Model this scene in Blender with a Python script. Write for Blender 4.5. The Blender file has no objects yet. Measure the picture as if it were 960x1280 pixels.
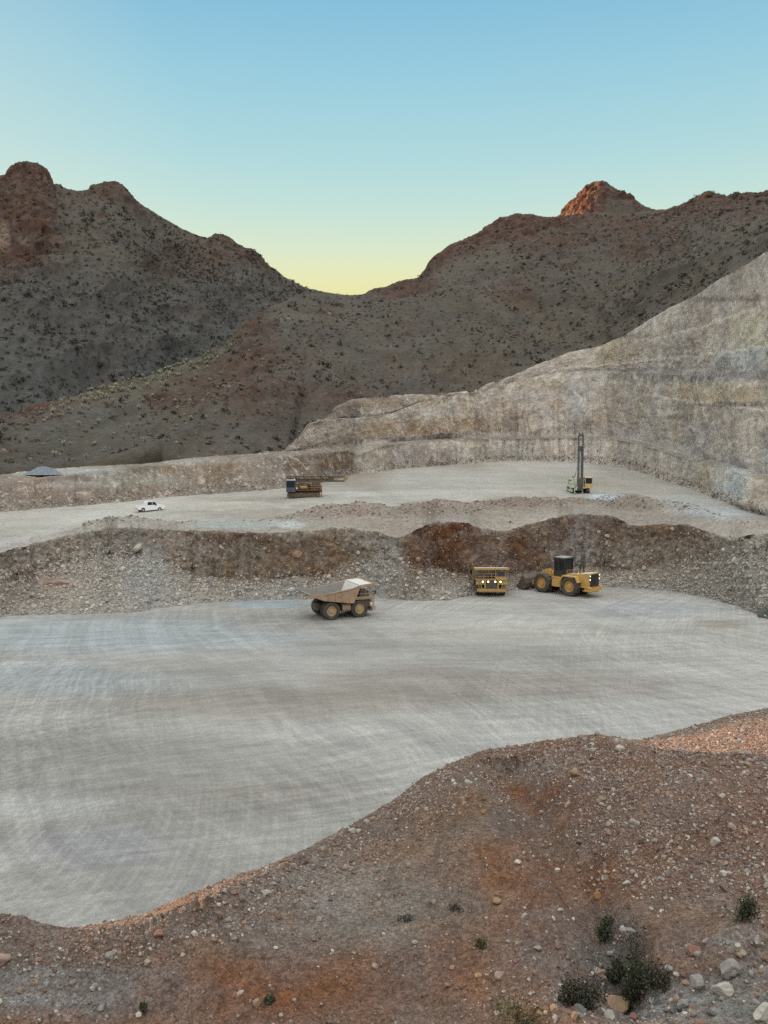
import bpy, bmesh, math, random
import numpy as np
from mathutils import Vector, Matrix
random.seed(7)
RNG = np.random.default_rng(11)
sc = bpy.context.scene
COL = sc.collection

# ------------------------------------------------------------------ camera model
CAM_Z, FPX, W0, H0 = 27.0, 1100.0, 960.0, 1280.0
PITCH = math.atan(86.0 / FPX)
CP, SP = math.cos(PITCH), math.sin(PITCH)

def ray(u, v):
    """sideways and vertical slope of the sight line through a photo pixel, per metre of forward distance"""
    u = np.asarray(u, float); v = np.asarray(v, float)
    t = (640.0 - v) / FPX
    f = CP + t * SP
    return (u - 480.0) / FPX / f, (-SP + t * CP) / f

def unproj(u, v, D):
    a, s = ray(u, v)
    return np.stack([a * D, np.asarray(D, float) + 0 * a, CAM_Z + s * D], -1)

def project(P):
    x, y, z = P[..., 0], P[..., 1], P[..., 2] - CAM_Z
    dep = np.maximum(y * CP - z * SP, 0.5)
    return 480 + FPX * x / dep, 640 - FPX * (y * SP + z * CP) / dep

# ------------------------------------------------------------------ noise
def _h(ix, iy, iz, seed):
    h = (ix.astype(np.int64) * 374761393 + iy.astype(np.int64) * 668265263 + iz.astype(np.int64) * 2147483647 + seed * 974634777) & 0xFFFFFFFF
    h = ((h ^ (h >> 13)) * 1274126177) & 0xFFFFFFFF
    h = ((h ^ (h >> 15)) * 2246822519) & 0xFFFFFFFF
    return h ^ (h >> 16)

def perlin(x, y, z, seed=0):
    x0, y0, z0 = np.floor(x), np.floor(y), np.floor(z)
    fx, fy, fz = x - x0, y - y0, z - z0
    x0 = x0.astype(np.int64); y0 = y0.astype(np.int64); z0 = z0.astype(np.int64)
    sx, sy, sz = [f * f * f * (f * (f * 6 - 15) + 10) for f in (fx, fy, fz)]
    out = 0
    for dx in (0, 1):
        for dy in (0, 1):
            for dz in (0, 1):
                h = _h(x0 + dx, y0 + dy, z0 + dz, seed)
                gx = (h & 1023) / 511.5 - 1; gy = ((h >> 10) & 1023) / 511.5 - 1; gz = ((h >> 20) & 1023) / 511.5 - 1
                d = gx * (fx - dx) + gy * (fy - dy) + gz * (fz - dz)
                w = (sx if dx else 1 - sx) * (sy if dy else 1 - sy) * (sz if dz else 1 - sz)
                out = out + w * d
    return out * 1.25

def fbm(P, f, octv=4, gain=0.5, seed=0, sxyz=(1, 1, 1), ridged=False):
    o = 0; a = 1.0; tot = 0
    for k in range(octv):
        n = perlin(P[..., 0] * f * sxyz[0], P[..., 1] * f * sxyz[1], P[..., 2] * f * sxyz[2], seed + k * 17)
        if ridged: n = 1 - 2 * np.abs(n) * 1.4
        o = o + a * n; tot += a; a *= gain; f *= 2.03
    return o / tot

def sstep(a, b, x):
    t = np.clip((x - a) / (b - a), 0, 1); return t * t * (3 - 2 * t)

# ------------------------------------------------------------------ mesh helpers
def tag(o, label=None, cat=None, group=None, kind=None):
    if label: o['label'] = label
    if cat: o['category'] = cat
    if group: o['group'] = group
    if kind: o['kind'] = kind
    return o

def link(name, me, mat=None, parent=None):
    o = bpy.data.objects.new(name, me); COL.objects.link(o)
    if mat is not None and me is not None:
        for m in (mat if isinstance(mat, (list, tuple)) else [mat]): me.materials.append(m)
    if parent is not None: o.parent = parent
    return o

def raw_mesh(name, V, F, col=None, smooth=True, fcol=None):
    """V (n,3), F (m,3|4) int; col (n,3) vertex base colour"""
    me = bpy.data.meshes.new(name)
    n, m, k = len(V), len(F), F.shape[1]
    me.vertices.add(n); me.vertices.foreach_set('co', np.ascontiguousarray(V, np.float32).ravel())
    me.loops.add(m * k); me.loops.foreach_set('vertex_index', np.ascontiguousarray(F, np.int32).ravel())
    me.polygons.add(m)
    me.polygons.foreach_set('loop_start', np.arange(0, m * k, k, dtype=np.int32))
    me.polygons.foreach_set('loop_total', np.full(m, k, np.int32))
    me.polygons.foreach_set('use_smooth', np.full(m, smooth, bool))
    me.update(calc_edges=True); me.validate()
    if col is not None:
        at = me.color_attributes.new('tint', 'FLOAT_COLOR', 'POINT')
        c = np.ones((n, 4), np.float32); c[:, :3] = col
        at.data.foreach_set('color', c.ravel())
    return me

def grid_faces(r, c):
    i = np.arange(r * c).reshape(r, c)
    return np.stack([i[:-1, :-1].ravel(), i[:-1, 1:].ravel(), i[1:, 1:].ravel(), i[1:, :-1].ravel()], 1)

def normals(G):
    du = np.gradient(G, axis=1); dv = np.gradient(G, axis=0)
    n = np.cross(du, dv); n /= np.linalg.norm(n, axis=-1, keepdims=True) + 1e-9
    return n

def loft(lines, rows, shape=None):
    """lines: list of (cols,3); rows: rows between each two; returns grid and the row parameter (line index + fraction)"""
    out, par = [], []
    for k in range(len(lines) - 1):
        m = rows[k]
        ts = np.linspace(0, 1, m, endpoint=False)
        if k == len(lines) - 2: ts = np.linspace(0, 1, m + 1)
        for t in ts:
            tt = t if not shape or not shape.get(k) else shape[k](t)
            if isinstance(tt, tuple):
                th, tz = tt
                p = lines[k] * (1 - th) + lines[k + 1] * th
                p = p.copy(); p[:, 2] = lines[k][:, 2] * (1 - tz) + lines[k + 1][:, 2] * tz
            else:
                p = lines[k] * (1 - tt) + lines[k + 1] * tt
            out.append(p); par.append(k + t)
    return np.array(out), np.array(par)

def smooth1(a, n):
    if n < 2: return a
    k = np.hanning(n + 2)[1:-1]; k /= k.sum()
    return np.convolve(np.pad(a, n // 2 + n, mode='edge'), k, 'same')[n // 2 + n: n // 2 + n + len(a)]

def cols(step):
    return np.concatenate([np.linspace(-760, -66, 110, endpoint=False), np.arange(-66, 1026, step), np.linspace(1026, 1520, 80)])

def pl(us, pts, sm=5):
    p = np.array(pts, float)
    return smooth1(np.interp(us, p[:, 0], p[:, 1]), sm)

def rise(D, z, s, c):
    return (D + c * (CAM_Z - z)) / (1 - c * s)

def mixc(a, b, w):
    return a * (1 - w[..., None]) + np.asarray(b) * w[..., None]

def patches(P, colr, plist, seed=0, nf=0.25, na=0.55):
    """colour patches, mostly rock, a few painted light and shade: (u, v, ru, rv, colour, strength)"""
    u, v = project(P)
    nz = fbm(P, nf, 4, 0.65, seed + 90) + .5 * fbm(P, nf * 3.7, 4, 0.7, seed + 91)
    for k, (pu, pv, ru, rv, c, st) in enumerate(plist):
        d = ((u - pu) / ru) ** 2 + ((v - pv) / rv) ** 2
        w = sstep(1.25, 0.40, np.sqrt(d) + nz * na * 1.7) * st
        colr = mixc(colr, c, w)
    return colr

# ------------------------------------------------------------------ materials
class NT:
    def __init__(s, m): s.t = m.node_tree; s.n = s.t.nodes; s.l = s.t.links
    def add(s, ty, **kw):
        nd = s.n.new(ty)
        for k, v in kw.items():
            if k.startswith('i_'): nd.inputs[k[2:].replace('_', ' ')].default_value = v
            else: setattr(nd, k, v)
        return nd
    def ln(s, a, b): s.l.new(a, b)
    def math(s, op, a, b=None, clamp=False):
        nd = s.add('ShaderNodeMath', operation=op, use_clamp=clamp)
        for i, x in enumerate((a, b)):
            if x is None: continue
            if isinstance(x, (int, float)): nd.inputs[i].default_value = x
            else: s.ln(x, nd.inputs[i])
        return nd.outputs[0]
    def rng(s, x, a, b, c, d):
        nd = s.add('ShaderNodeMapRange'); s.ln(x, nd.inputs[0])
        for i, q in enumerate((a, b, c, d)): nd.inputs[i + 1].default_value = q
        return nd.outputs[0]
    def mul(s, colr, fac):
        nd = s.add('ShaderNodeVectorMath', operation='SCALE'); s.ln(colr, nd.inputs[0]); s.ln(fac, nd.inputs['Scale']); return nd.outputs[0]
    def mix(s, f, a, b):
        nd = s.add('ShaderNodeMix', data_type='RGBA')
        if isinstance(f, (int, float)): nd.inputs[0].default_value = f
        else: s.ln(f, nd.inputs[0])
        for i, x in ((6, a), (7, b)):
            if isinstance(x, tuple): nd.inputs[i].default_value = (*x, 1)
            else: s.ln(x, nd.inputs[i])
        return nd.outputs[2]

def new_mat(name):
    m = bpy.data.materials.new(name); m.use_nodes = True
    t = NT(m); b = t.n['Principled BSDF']; b.inputs['Roughness'].default_value = 0.9
    b.inputs['Specular IOR Level'].default_value = 0.15
    return m, t, b

def earth_mat(name, scales=((0.35, .35), (1.6, .35)), speck=None, bump=((1.5, .5),), stretch=(1, 1, 1), gain=.74, veins=(), shear=None):
    m, t, b = new_mat(name)
    at = t.add('ShaderNodeAttribute', attribute_name='tint')
    tc = t.add('ShaderNodeTexCoord')
    mp = t.add('ShaderNodeMapping'); mp.inputs['Scale'].default_value = stretch
    t.ln(tc.outputs['Object'], mp.inputs[0])
    f = None
    for scl, amt in scales:
        nz = t.add('ShaderNodeTexNoise', i_Scale=scl, i_Detail=7.0, i_Roughness=0.65); t.ln(mp.outputs[0], nz.inputs['Vector'])
        r = t.rng(nz.outputs[0], 0.25, 0.75, 1 - amt, 1 + amt)
        f = r if f is None else t.math('MULTIPLY', f, r)
    hgt = None
    if speck:
        for scl, amt, bd in speck:
            vo = t.add('ShaderNodeTexVoronoi', i_Scale=scl); t.ln(tc.outputs['Object'], vo.inputs['Vector'])
            sep = t.add('ShaderNodeSeparateColor'); t.ln(vo.outputs['Color'], sep.inputs[0])
            r = t.rng(sep.outputs[0], 0, 1, 1 - amt, 1 + amt)
            f = t.math('MULTIPLY', f, r)
            h = t.math('MULTIPLY', t.math('SUBTRACT', 0.6, vo.outputs['Distance']), bd)
            hgt = h if hgt is None else t.math('ADD', hgt, h)
    for scl, d in bump:
        nz = t.add('ShaderNodeTexNoise', i_Scale=scl, i_Detail=8.0, i_Roughness=0.65); t.ln(mp.outputs[0], nz.inputs['Vector'])
        h = t.math('MULTIPLY', nz.outputs[0], d)
        hgt = h if hgt is None else t.math('ADD', hgt, h)
    f = t.math('MULTIPLY', f, gain)
    c = t.mul(at.outputs['Color'], f)
    for k, (vc, scl, lo, hi, amt) in enumerate(veins):
        vm = t.add('ShaderNodeMapping'); vm.inputs['Scale'].default_value = stretch; vm.inputs['Location'].default_value = (17.3 * k, 5.1 * k, 3.3 * k)
        if shear: vm.inputs['Rotation'].default_value = shear
        t.ln(tc.outputs['Object'], vm.inputs[0])
        nz = t.add('ShaderNodeTexNoise', i_Scale=scl, i_Detail=8.0, i_Roughness=.7, i_Distortion=.6); t.ln(vm.outputs[0], nz.inputs['Vector'])
        c = t.mix(t.rng(nz.outputs[0], lo, hi, 0, amt), c, vc)
    hs = t.add('ShaderNodeTexNoise', i_Scale=scales[0][0] * .6, i_Detail=5.0); t.ln(tc.outputs['Object'], hs.inputs['Vector'])
    hv = t.add('ShaderNodeHueSaturation'); t.ln(c, hv.inputs['Color'])
    t.ln(t.rng(hs.outputs[0], .3, .7, .75, 1.25), hv.inputs['Saturation'])
    t.ln(hv.outputs[0], b.inputs['Base Color'])
    if hgt is not None:
        bp = t.add('ShaderNodeBump', i_Strength=1.0, i_Distance=1.0); t.ln(hgt, bp.inputs['Height']); t.ln(bp.outputs[0], b.inputs['Normal'])
    return m

def plain_mat(name, colr, rough=.6, metal=0.0, var=.2, scale=2.0, dust=None, dust_amt=.5, emit=None, spec=.4, coat=0):
    """painted / worn surface: base colour broken up by noise, dust laid over it from below and on tops"""
    m, t, b = new_mat(name)
    tc = t.add('ShaderNodeTexCoord')
    nz = t.add('ShaderNodeTexNoise', i_Scale=scale, i_Detail=8.0, i_Roughness=.7); t.ln(tc.outputs['Object'], nz.inputs['Vector'])
    rgb = t.add('ShaderNodeRGB'); rgb.outputs[0].default_value = (*colr, 1)
    c = t.mul(rgb.outputs[0], t.rng(nz.outputs[0], .25, .75, 1 - var, 1 + var))
    if dust:
        n2 = t.add('ShaderNodeTexNoise', i_Scale=scale * .7, i_Detail=6.0, i_Roughness=.7); t.ln(tc.outputs['Object'], n2.inputs['Vector'])
        ge = t.add('ShaderNodeNewGeometry'); sp = t.add('ShaderNodeSeparateXYZ'); t.ln(ge.outputs['Normal'], sp.inputs[0])
        up = t.rng(sp.outputs[2], 0, 1, 0, .35)
        f = t.math('MULTIPLY', t.math('ADD', t.rng(n2.outputs[0], .35, .7, 0, 1), up), dust_amt, clamp=True)
        c = t.mix(f, c, dust)
    t.ln(c, b.inputs['Base Color'])
    b.inputs['Roughness'].default_value = rough; b.inputs['Metallic'].default_value = metal
    b.inputs['Specular IOR Level'].default_value = spec
    b.inputs['Coat Weight'].default_value = coat
    if emit:
        b.inputs['Emission Color'].default_value = (*emit[0], 1); b.inputs['Emission Strength'].default_value = emit[1]
    return m
# ------------------------------------------------------------------ terrain lines
us = cols(1.6)
NC = len(us)
A = lambda pts, sm=5: pl(us, pts, sm)

def bench_D(u, v):
    a, s = ray(u, v)
    return 20.9 / np.maximum(0.04 + 0.035 * np.minimum(a, 0) - s, 0.02)

def zb(x, y): return 12.5 + 0.04 * (y - 160) + 0.035 * np.minimum(x, 0)

def ease_crest(G, par, crest, k, win=61, pw=7):
    """notches of a crest line fade out down the slope below it instead of running to its foot"""
    cs = np.stack([smooth1(crest[:, i], win) for i in range(3)], 1)
    m = (par > k) & (par < k + 1); t = (par[m] - k)[:, None, None]
    G = G.copy(); G[m] += (cs - crest)[None] * (t - t ** pw)
    return G

# bench face: foot on the pit floor, lip on the upper bench
foot_v = A([(-800,800),(-200,778),(0,771),(40,768),(100,768),(160,766),(200,760),(260,753),(310,751),(400,748),(470,747),(520,751),(560,750),(590,744),(640,738),(690,735),(760,734),(800,736),(840,739),(880,746),(920,757),(950,770),(1000,790),(1200,840),(1500,900)], 9)
lip_v = A([(-800,720),(-200,702),(0,690),(40,680),(80,672),(110,665),(140,660),(180,661),(240,663),(300,666),(350,666),(400,663),(430,660),(470,664),(490,672),(510,668),(525,660),(545,653),(560,651),(580,655),(600,661),(630,664),(660,656),(690,648),(715,643),(750,643),(772,648),(788,657),(800,658),(830,654),(862,657),(885,664),(905,673),(930,670),(960,668),(1100,690),(1500,740)], 5)
lip_v = lip_v + 2.0 * perlin(us * .085, us * 0, us * 0, 15) + 2.2 * perlin(us * .045, us * 0, us * 0, 5) + 1.0 * perlin(us * .16, us * 0, us * 0, 6)
af, sf = ray(us, foot_v); footD = CAM_Z / -sf
lipD = np.maximum(bench_D(us, lip_v), footD + 4.0)
# scallop the face in plan: buttresses and bays
bay = A([(-800,0),(100,0),(200,.5),(330,1.2),(440,0),(500,-1.0),(540,.3),(580,1.6),(650,1.2),(720,1.8),(770,.6),(790,-.4),(830,.8),(900,0),(1500,0)], 9)
lipD = lipD + bay
L1 = unproj(us, foot_v, footD); L3 = unproj(us, lip_v, lipD)
Lin = L1 + (L1 - L3) * np.array([.5, .5, 0]); Lin[:, 2] = -0.8
toe_h = A([(-800,.5),(0,.55),(90,.6),(170,.62),(210,.5),(240,.3),(330,.28),(400,.32),(460,.6),(500,.62),(530,.42),(560,.3),(620,.25),(690,.2),(770,.22),(820,.35),(880,.55),(930,.8),(1500,.8)], 9)
T = L1 * (1 - .78) + L3 * .78; T[:, 2] = L3[:, 2] * toe_h
Lb = L3.copy(); Lb[:, 1] += 4.0; Lb[:, 0] += .0; Lb[:, 2] -= 1.6
G, par = loft([Lin, L1, T, L3, Lb], [4, 26, 34, 6])
G = ease_crest(G, par, L3, 2, 31, 5)
n = normals(G)
n[n[..., 2] < 0] *= -1
steep = (1 - np.abs(n[..., 2]))
w = (np.interp(par, [0, 1, 1.2, 2, 2.8, 3.0, 4], [0, .25, .7, 1, 1, .35, .1]))[:, None]
face = sstep(1.9, 2.15, par)[:, None] * sstep(3.1, 2.95, par)[:, None]
d = 1.1 * fbm(G, .10, 4, .55, 1) + .55 * face * fbm(G + 3 * np.stack([fbm(G, .15, 3, .5, 7)] * 3, -1), .30, 4, .6, 2, (1, 1, .55), True) + .5 * face * fbm(G, .5, 3, .6, 8) + .38 * fbm(G, 1.1, 3, .6, 3) + .5 * (1 - face) * fbm(G, .5, 3, .55, 4)
G = G + n * (d * w)[..., None]
FACE_G, FACE_PAR = G, par
P = G
base = mixc(np.broadcast_to(np.array([.225, .178, .138]), P.shape), [.27, .235, .195], sstep(-.25, .35, fbm(P, .12, 4, .6, 21)))
base = mixc(base, [.30, .285, .26], (sstep(1.95, 1.2, par)[:, None]) * (.55 + .35 * fbm(P, .2, 3, .5, 22)))
BROWN, RUST, PALE, BLUE, TAN = [.125, .070, .040], [.120, .048, .022], [.40, .37, .32], [.20, .225, .235], [.27, .195, .135]
base = patches(P, base, [
    (575, 690, 75, 38, RUST, .8), (520, 690, 22, 30, RUST, .55), (555, 662, 45, 12, RUST, .9),
    (655, 690, 30, 40, [.15, .08, .05], .7), (610, 700, 30, 28, [.26, .2, .17], .5),
    (730, 662, 70, 20, [.16, .11, .085], .8), (725, 690, 22, 42, [.29, .26, .235], .75), (700, 700, 20, 30, [.2, .15, .12], .5),
    (840, 668, 60, 17, [.145, .095, .06], .8), (850, 695, 60, 24, [.23, .19, .15], .5),
    (345, 700, 130, 32, [.185, .135, .095], .7), (400, 695, 45, 32, [.20, .135, .09], .75), (290, 672, 60, 10, BROWN, .65),
    (150, 668, 45, 10, [.10, .085, .07], .7), (185, 720, 36, 50, BLUE, .45), (140, 700, 30, 45, [.17, .15, .13], .6),
    (75, 735, 38, 16, [.34, .29, .24], .8), (25, 735, 40, 22, [.22, .175, .135], .6), (35, 718, 45, 6, [.15, .10, .065], .6),
    (480, 715, 28, 55, [.30, .28, .255], .7), (935, 700, 50, 60, [.27, .25, .215], .6), (955, 768, 20, 14, [.11, .115, .10], .9),
    (230, 690, 30, 40, [.24, .19, .15], .5)], 31, .22)
base = base * (1 + .30 * fbm(P, .9, 4, .7, 23, (1, 1, .7)))[..., None]
M_face = earth_mat('blasted_rock', ((.5, .25), (2.3, .35)), ((1.7, .30, .2),), ((.8, .7), (3.5, .3)), (1, 1, .75), 1.0, (((.42, .39, .34), .9, .58, .70, .6), ((.05, .037, .028), .55, .60, .72, .6)))
o = link('bench_face', raw_mesh('bench_face', G.reshape(-1, 3), grid_faces(*G.shape[:2]), base.reshape(-1, 3)), M_face); tag(o, kind='structure')

# upper bench: lip, windrow mounds, flat to the foot of the far wall
wf_v = A([(-800,690),(-200,664),(0,640),(100,632),(150,628),(200,622),(300,615),(350,611),(400,604),(445,592),(462,591),(500,586),(560,581),(640,576),(720,578),(760,581),(800,590),(840,603),(870,613),(900,625),(930,637),(960,645),(1100,700),(1500,800)], 7)
wf_v = wf_v + .9 * perlin(us * .05, us * 0, us * 0, 9) + .5 * perlin(us * .2, us * 0, us * 0, 10)
wfD = bench_D(us, wf_v)
wfD = np.maximum(wfD, lipD + 5)
W0 = unproj(us, wf_v, wfD); W0[:, 2] = zb(W0[:, 0], W0[:, 1])
B0 = L3.copy(); B0[:, 1] += 1.2; B0[:, 2] -= .5
mh = 1.3 * A([(-800,0),(60,0),(110,1.1),(170,1.3),(230,.5),(330,.6),(400,1.9),(440,2.4),(480,1.7),(540,2.2),(600,1.7),(650,2.2),(700,1.6),(740,1.2),(785,2.6),(830,1.8),(870,1.2),(910,.6),(960,.5),(1500,.3)], 9)
mw = A([(-800,4),(100,4),(170,5),(330,8),(430,12),(520,12),(620,13),(780,13),(860,11),(960,7),(1500,6)], 9)
B1 = L3.copy(); B1[:, 1] += mw; B1[:, 0] *= (1 + mw / L3[:, 1]); B1[:, 2] = zb(B1[:, 0], B1[:, 1]) + mh
B2 = L3.copy(); B2[:, 1] += mw * 1.9 + 1; B2[:, 0] *= (1 + (mw * 1.9 + 1) / L3[:, 1]); B2[:, 2] = zb(B2[:, 0], B2[:, 1])
far = np.maximum(W0[:, 1], B2[:, 1] + 1)
W0b = W0.copy(); W0b[:, 1] = far; W0b[:, 0] = W0[:, 0] / W0[:, 1] * far; W0b[:, 2] = zb(W0b[:, 0], far)
W0c = W0b.copy(); W0c[:, :2] *= 1.03; W0c[:, 2] -= .2
G, par = loft([B0, B1, B2, W0b, W0c], [20, 12, 80, 2])
wm = np.interp(par, [0, .15, .9, 1.6, 2, 2.2, 4], [.0, .5, 1, .9, .35, .1, .08])[:, None] * np.clip(.35 + mh / 2, 0, 1.2)[None]
G[..., 2] += wm * (1.1 * fbm(G, .14, 3, .5, 41) + .6 * fbm(G, .5, 4, .6, 42)) + .08 * fbm(G, .3, 3, .5, 43)
P = G
BENCH_G = G
base = mixc(np.broadcast_to(np.array([.30, .265, .225]), P.shape), [.42, .40, .355], sstep(-.3, .3, fbm(P, .035, 4, .55, 44, (1, .25, 1))))
mound = np.clip(wm, 0, 1) * sstep(2.1, 1.7, par)[:, None]
base = mixc(base, [.255, .215, .18], mound * .85)
base = patches(P, base, [(110, 650, 140, 16, [.46, .435, .38], .6), (250, 632, 120, 7, [.48, .45, .39], .7), (300, 655, 90, 6, [.33, .35, .33], .8), (365, 657, 20, 4, [.42, .45, .45], .8),
    (420, 618, 60, 4, [.52, .49, .44], .7), (600, 600, 120, 14, [.36, .335, .30], .5), (755, 621, 22, 5, [.46, .53, .58], .9), (890, 640, 55, 10, [.42, .46, .48], .6), (860, 625, 40, 8, [.36, .37, .36], .6),
    (430, 640, 35, 9, [.24, .175, .14], .6), (640, 627, 40, 8, [.23, .17, .145], .6), (540, 635, 40, 12, [.24, .18, .145], .5), (790, 632, 30, 9, [.20, .165, .135], .6)], 45, .12)
M_bench = earth_mat('bench_gravel', ((.12, .16), (1.1, .2)), ((3.2, .2, .06),), ((1.2, .2), (5, .06)), (.3, 1, 1), .86)
o = link('upper_bench', raw_mesh('upper_bench', G.reshape(-1, 3), grid_faces(*G.shape[:2]), base.reshape(-1, 3)), M_bench); tag(o, kind='structure')

# far wall: berm on the left, benched high wall round to the right
def ln(pts, sm=5, jit=.8, seed=1):
    v = A(pts, sm)
    return v + jit * perlin(us * .06, us * 0, us * 0, seed) + .6 * jit * perlin(us * .22, us * 0, us * 0, seed + 1)
v1 = ln([(-800,640),(-200,625),(0,606),(60,597),(100,592),(160,585),(220,579),(300,572),(360,569),(400,566),(436,563),(448,569),(462,563),(480,557),(520,553),(600,549),(720,547),(760,548),(800,555),(860,575),(920,590),(960,602),(1100,650),(1500,740)], 5, .8, 61)
v2 = ln([(-800,620),(-200,604),(0,590),(60,586),(150,579),(300,568),(380,563),(436,558),(480,553),(600,546),(720,544),(760,545),(800,551),(860,569),(920,583),(960,594),(1100,636),(1500,700)], 5, .6, 63)
v3 = ln([(-800,640),(-200,620),(0,600),(60,594),(150,588),(300,574),(355,567),(372,548),(385,530),(400,526),(425,524),(470,521),(490,517),(515,507),(540,500),(560,496),(600,489),(650,476),(700,464),(760,464),(820,467),(870,469),(960,475),(1100,490),(1500,540)], 5, 1.4, 65)
v5 = ln([(-800,660),(-200,640),(0,620),(150,600),(300,580),(360,570),(384,536),(398,530),(410,519),(420,507),(440,499),(500,494),(560,491),(596,487),(612,479),(640,469),(680,452),(710,441),(750,432),(780,419),(830,388),(870,370),(900,350),(930,334),(960,316),(1100,235),(1300,180),(1500,200)], 4, 1.5, 67)
s_ = lambda v: ray(us, v)[1]
D1 = rise(wfD, W0[:, 2], s_(v1), A([(-800,1.3),(400,1.2),(450,.6),(1500,.55)])); W1 = unproj(us, v1, D1)
D2 = D1 + A([(-800,12),(200,10),(380,8),(440,6),(600,9),(720,11),(960,9),(1500,9)]); W2 = unproj(us, v2, D2)
leftmask = sstep(395, 350, us)
D3 = np.where(us > 372, rise(D2, W2[:, 2], s_(v3), .55), D2 + 3); D3 = smooth1(D3, 9); W3 = unproj(us, v3, D3)
D4 = D3 + A([(-800,3),(360,3),(420,5),(560,5),(640,8),(720,11),(1500,12)]); W4 = W3.copy(); W4[:, :2] *= (D4 / D3)[:, None]; W4[:, 2] += .3
D5 = np.where(us > 372, rise(D4, W4[:, 2], s_(v5), .6), D4 + 3); D5 = np.maximum(smooth1(D5, 9), D4 + 1.0); W5 = unproj(us, v5, D5)
W6 = W5.copy(); W6[:, :2] *= ((D5 + 14) / D5)[:, None]; W6[:, 2] -= 3.5
Wm = W0.copy(); Wm[:, :2] *= .985; Wm[:, 2] -= .6
G, par = loft([Wm, W0, W1, W2, W3, W4, W5, W6], [2, 24, 5, 64, 6, 80, 6])
G = ease_crest(G, par, W5, 5, 41); G = ease_crest(G, par, W3, 3, 41)
n = normals(G); n[n[..., 2] < 0] *= -1
wr = np.interp(par, [0, 1, 1.15, 1.9, 2, 3, 3.1, 3.9, 4, 5, 5.1, 5.9, 6, 7], [0, .1, .8, .6, .12, .12, 1, .7, .15, .15, 1, .55, .12, .2])[:, None] * (1 - .55 * sstep(450, 400, us) * (par < 3)[:, None])
facew = wr > .7
wob = np.stack([fbm(G, .05, 3, .5, 68), fbm(G, .05, 3, .5, 69), 0 * G[..., 0]], -1)
Q = G + 14 * wob; Q[..., 0] += .35 * G[..., 2]; Q[..., 1] += .2 * G[..., 2]
d = 3.2 * fbm(G, .022, 3, .5, 64) + 2.6 * fbm(G, .05, 3, .5, 71) - 1.6 * np.abs(fbm(Q, .16, 4, .6, 66, (1, 1, .6))) + 1.0 * fbm(Q, .11, 4, .6, 72, (1, 1, .8)) + 1.5 * fbm(G, .22, 4, .62, 73, (1, 1, .8)) + .5 * fbm(G, .8, 2, .6, 70)
G = G + n * (wr * d)[..., None]
# broken half benches across the upper right faces
for (p0, u0, u1, dpt) in ((5.58, 800, 860, 4.0), (3.66, 800, 850, 4.0), (5.25, 700, 760, 2.0)):
    edge = p0 + .03 * perlin(us * .03, us * 0, us * 0, 66)[None]
    st = sstep(edge, edge + .025, par[:, None] + 0 * edge) * sstep(u0, u1, us)[None]
    G[..., 1] += dpt * st; G[..., 0] += .3 * dpt * st; G[..., 2] += dpt * st * np.clip((G[..., 2] - CAM_Z) / G[..., 1], 0, .3)
P = G; WALL_G, WALL_PAR = G, par
u_, v_ = project(P)
base = mixc(np.broadcast_to(np.array([.335, .29, .25]), P.shape), [.44, .395, .345], sstep(-.3, .3, fbm(P, .03, 4, .6, 74)))
base = mixc(base, [.32, .23, .145], .75 * sstep(.1, .4, fbm(P, .06, 4, .6, 75, (1, 1, .5))))
base = mixc(base, [.56, .51, .43], .85 * sstep(.22, .45, fbm(P, .11, 4, .65, 76, (1, 1, .25))))
base = mixc(base, [.30, .30, .29], .5 * sstep(.05, .35, fbm(P, .05, 3, .6, 77)) * sstep(640, 760, u_))
base = mixc(base, [.19, .155, .12], .85 * sstep(.25, .5, fbm(P, .16, 4, .65, 78, (1, 1, .3))))
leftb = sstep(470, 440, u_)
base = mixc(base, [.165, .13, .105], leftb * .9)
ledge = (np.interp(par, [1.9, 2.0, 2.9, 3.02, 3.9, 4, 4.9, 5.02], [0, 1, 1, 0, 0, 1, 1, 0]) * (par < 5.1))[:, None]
base = mixc(base, [.215, .185, .155], ledge * .95 * (1 - leftb) + ledge * .3 * leftb)
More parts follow.
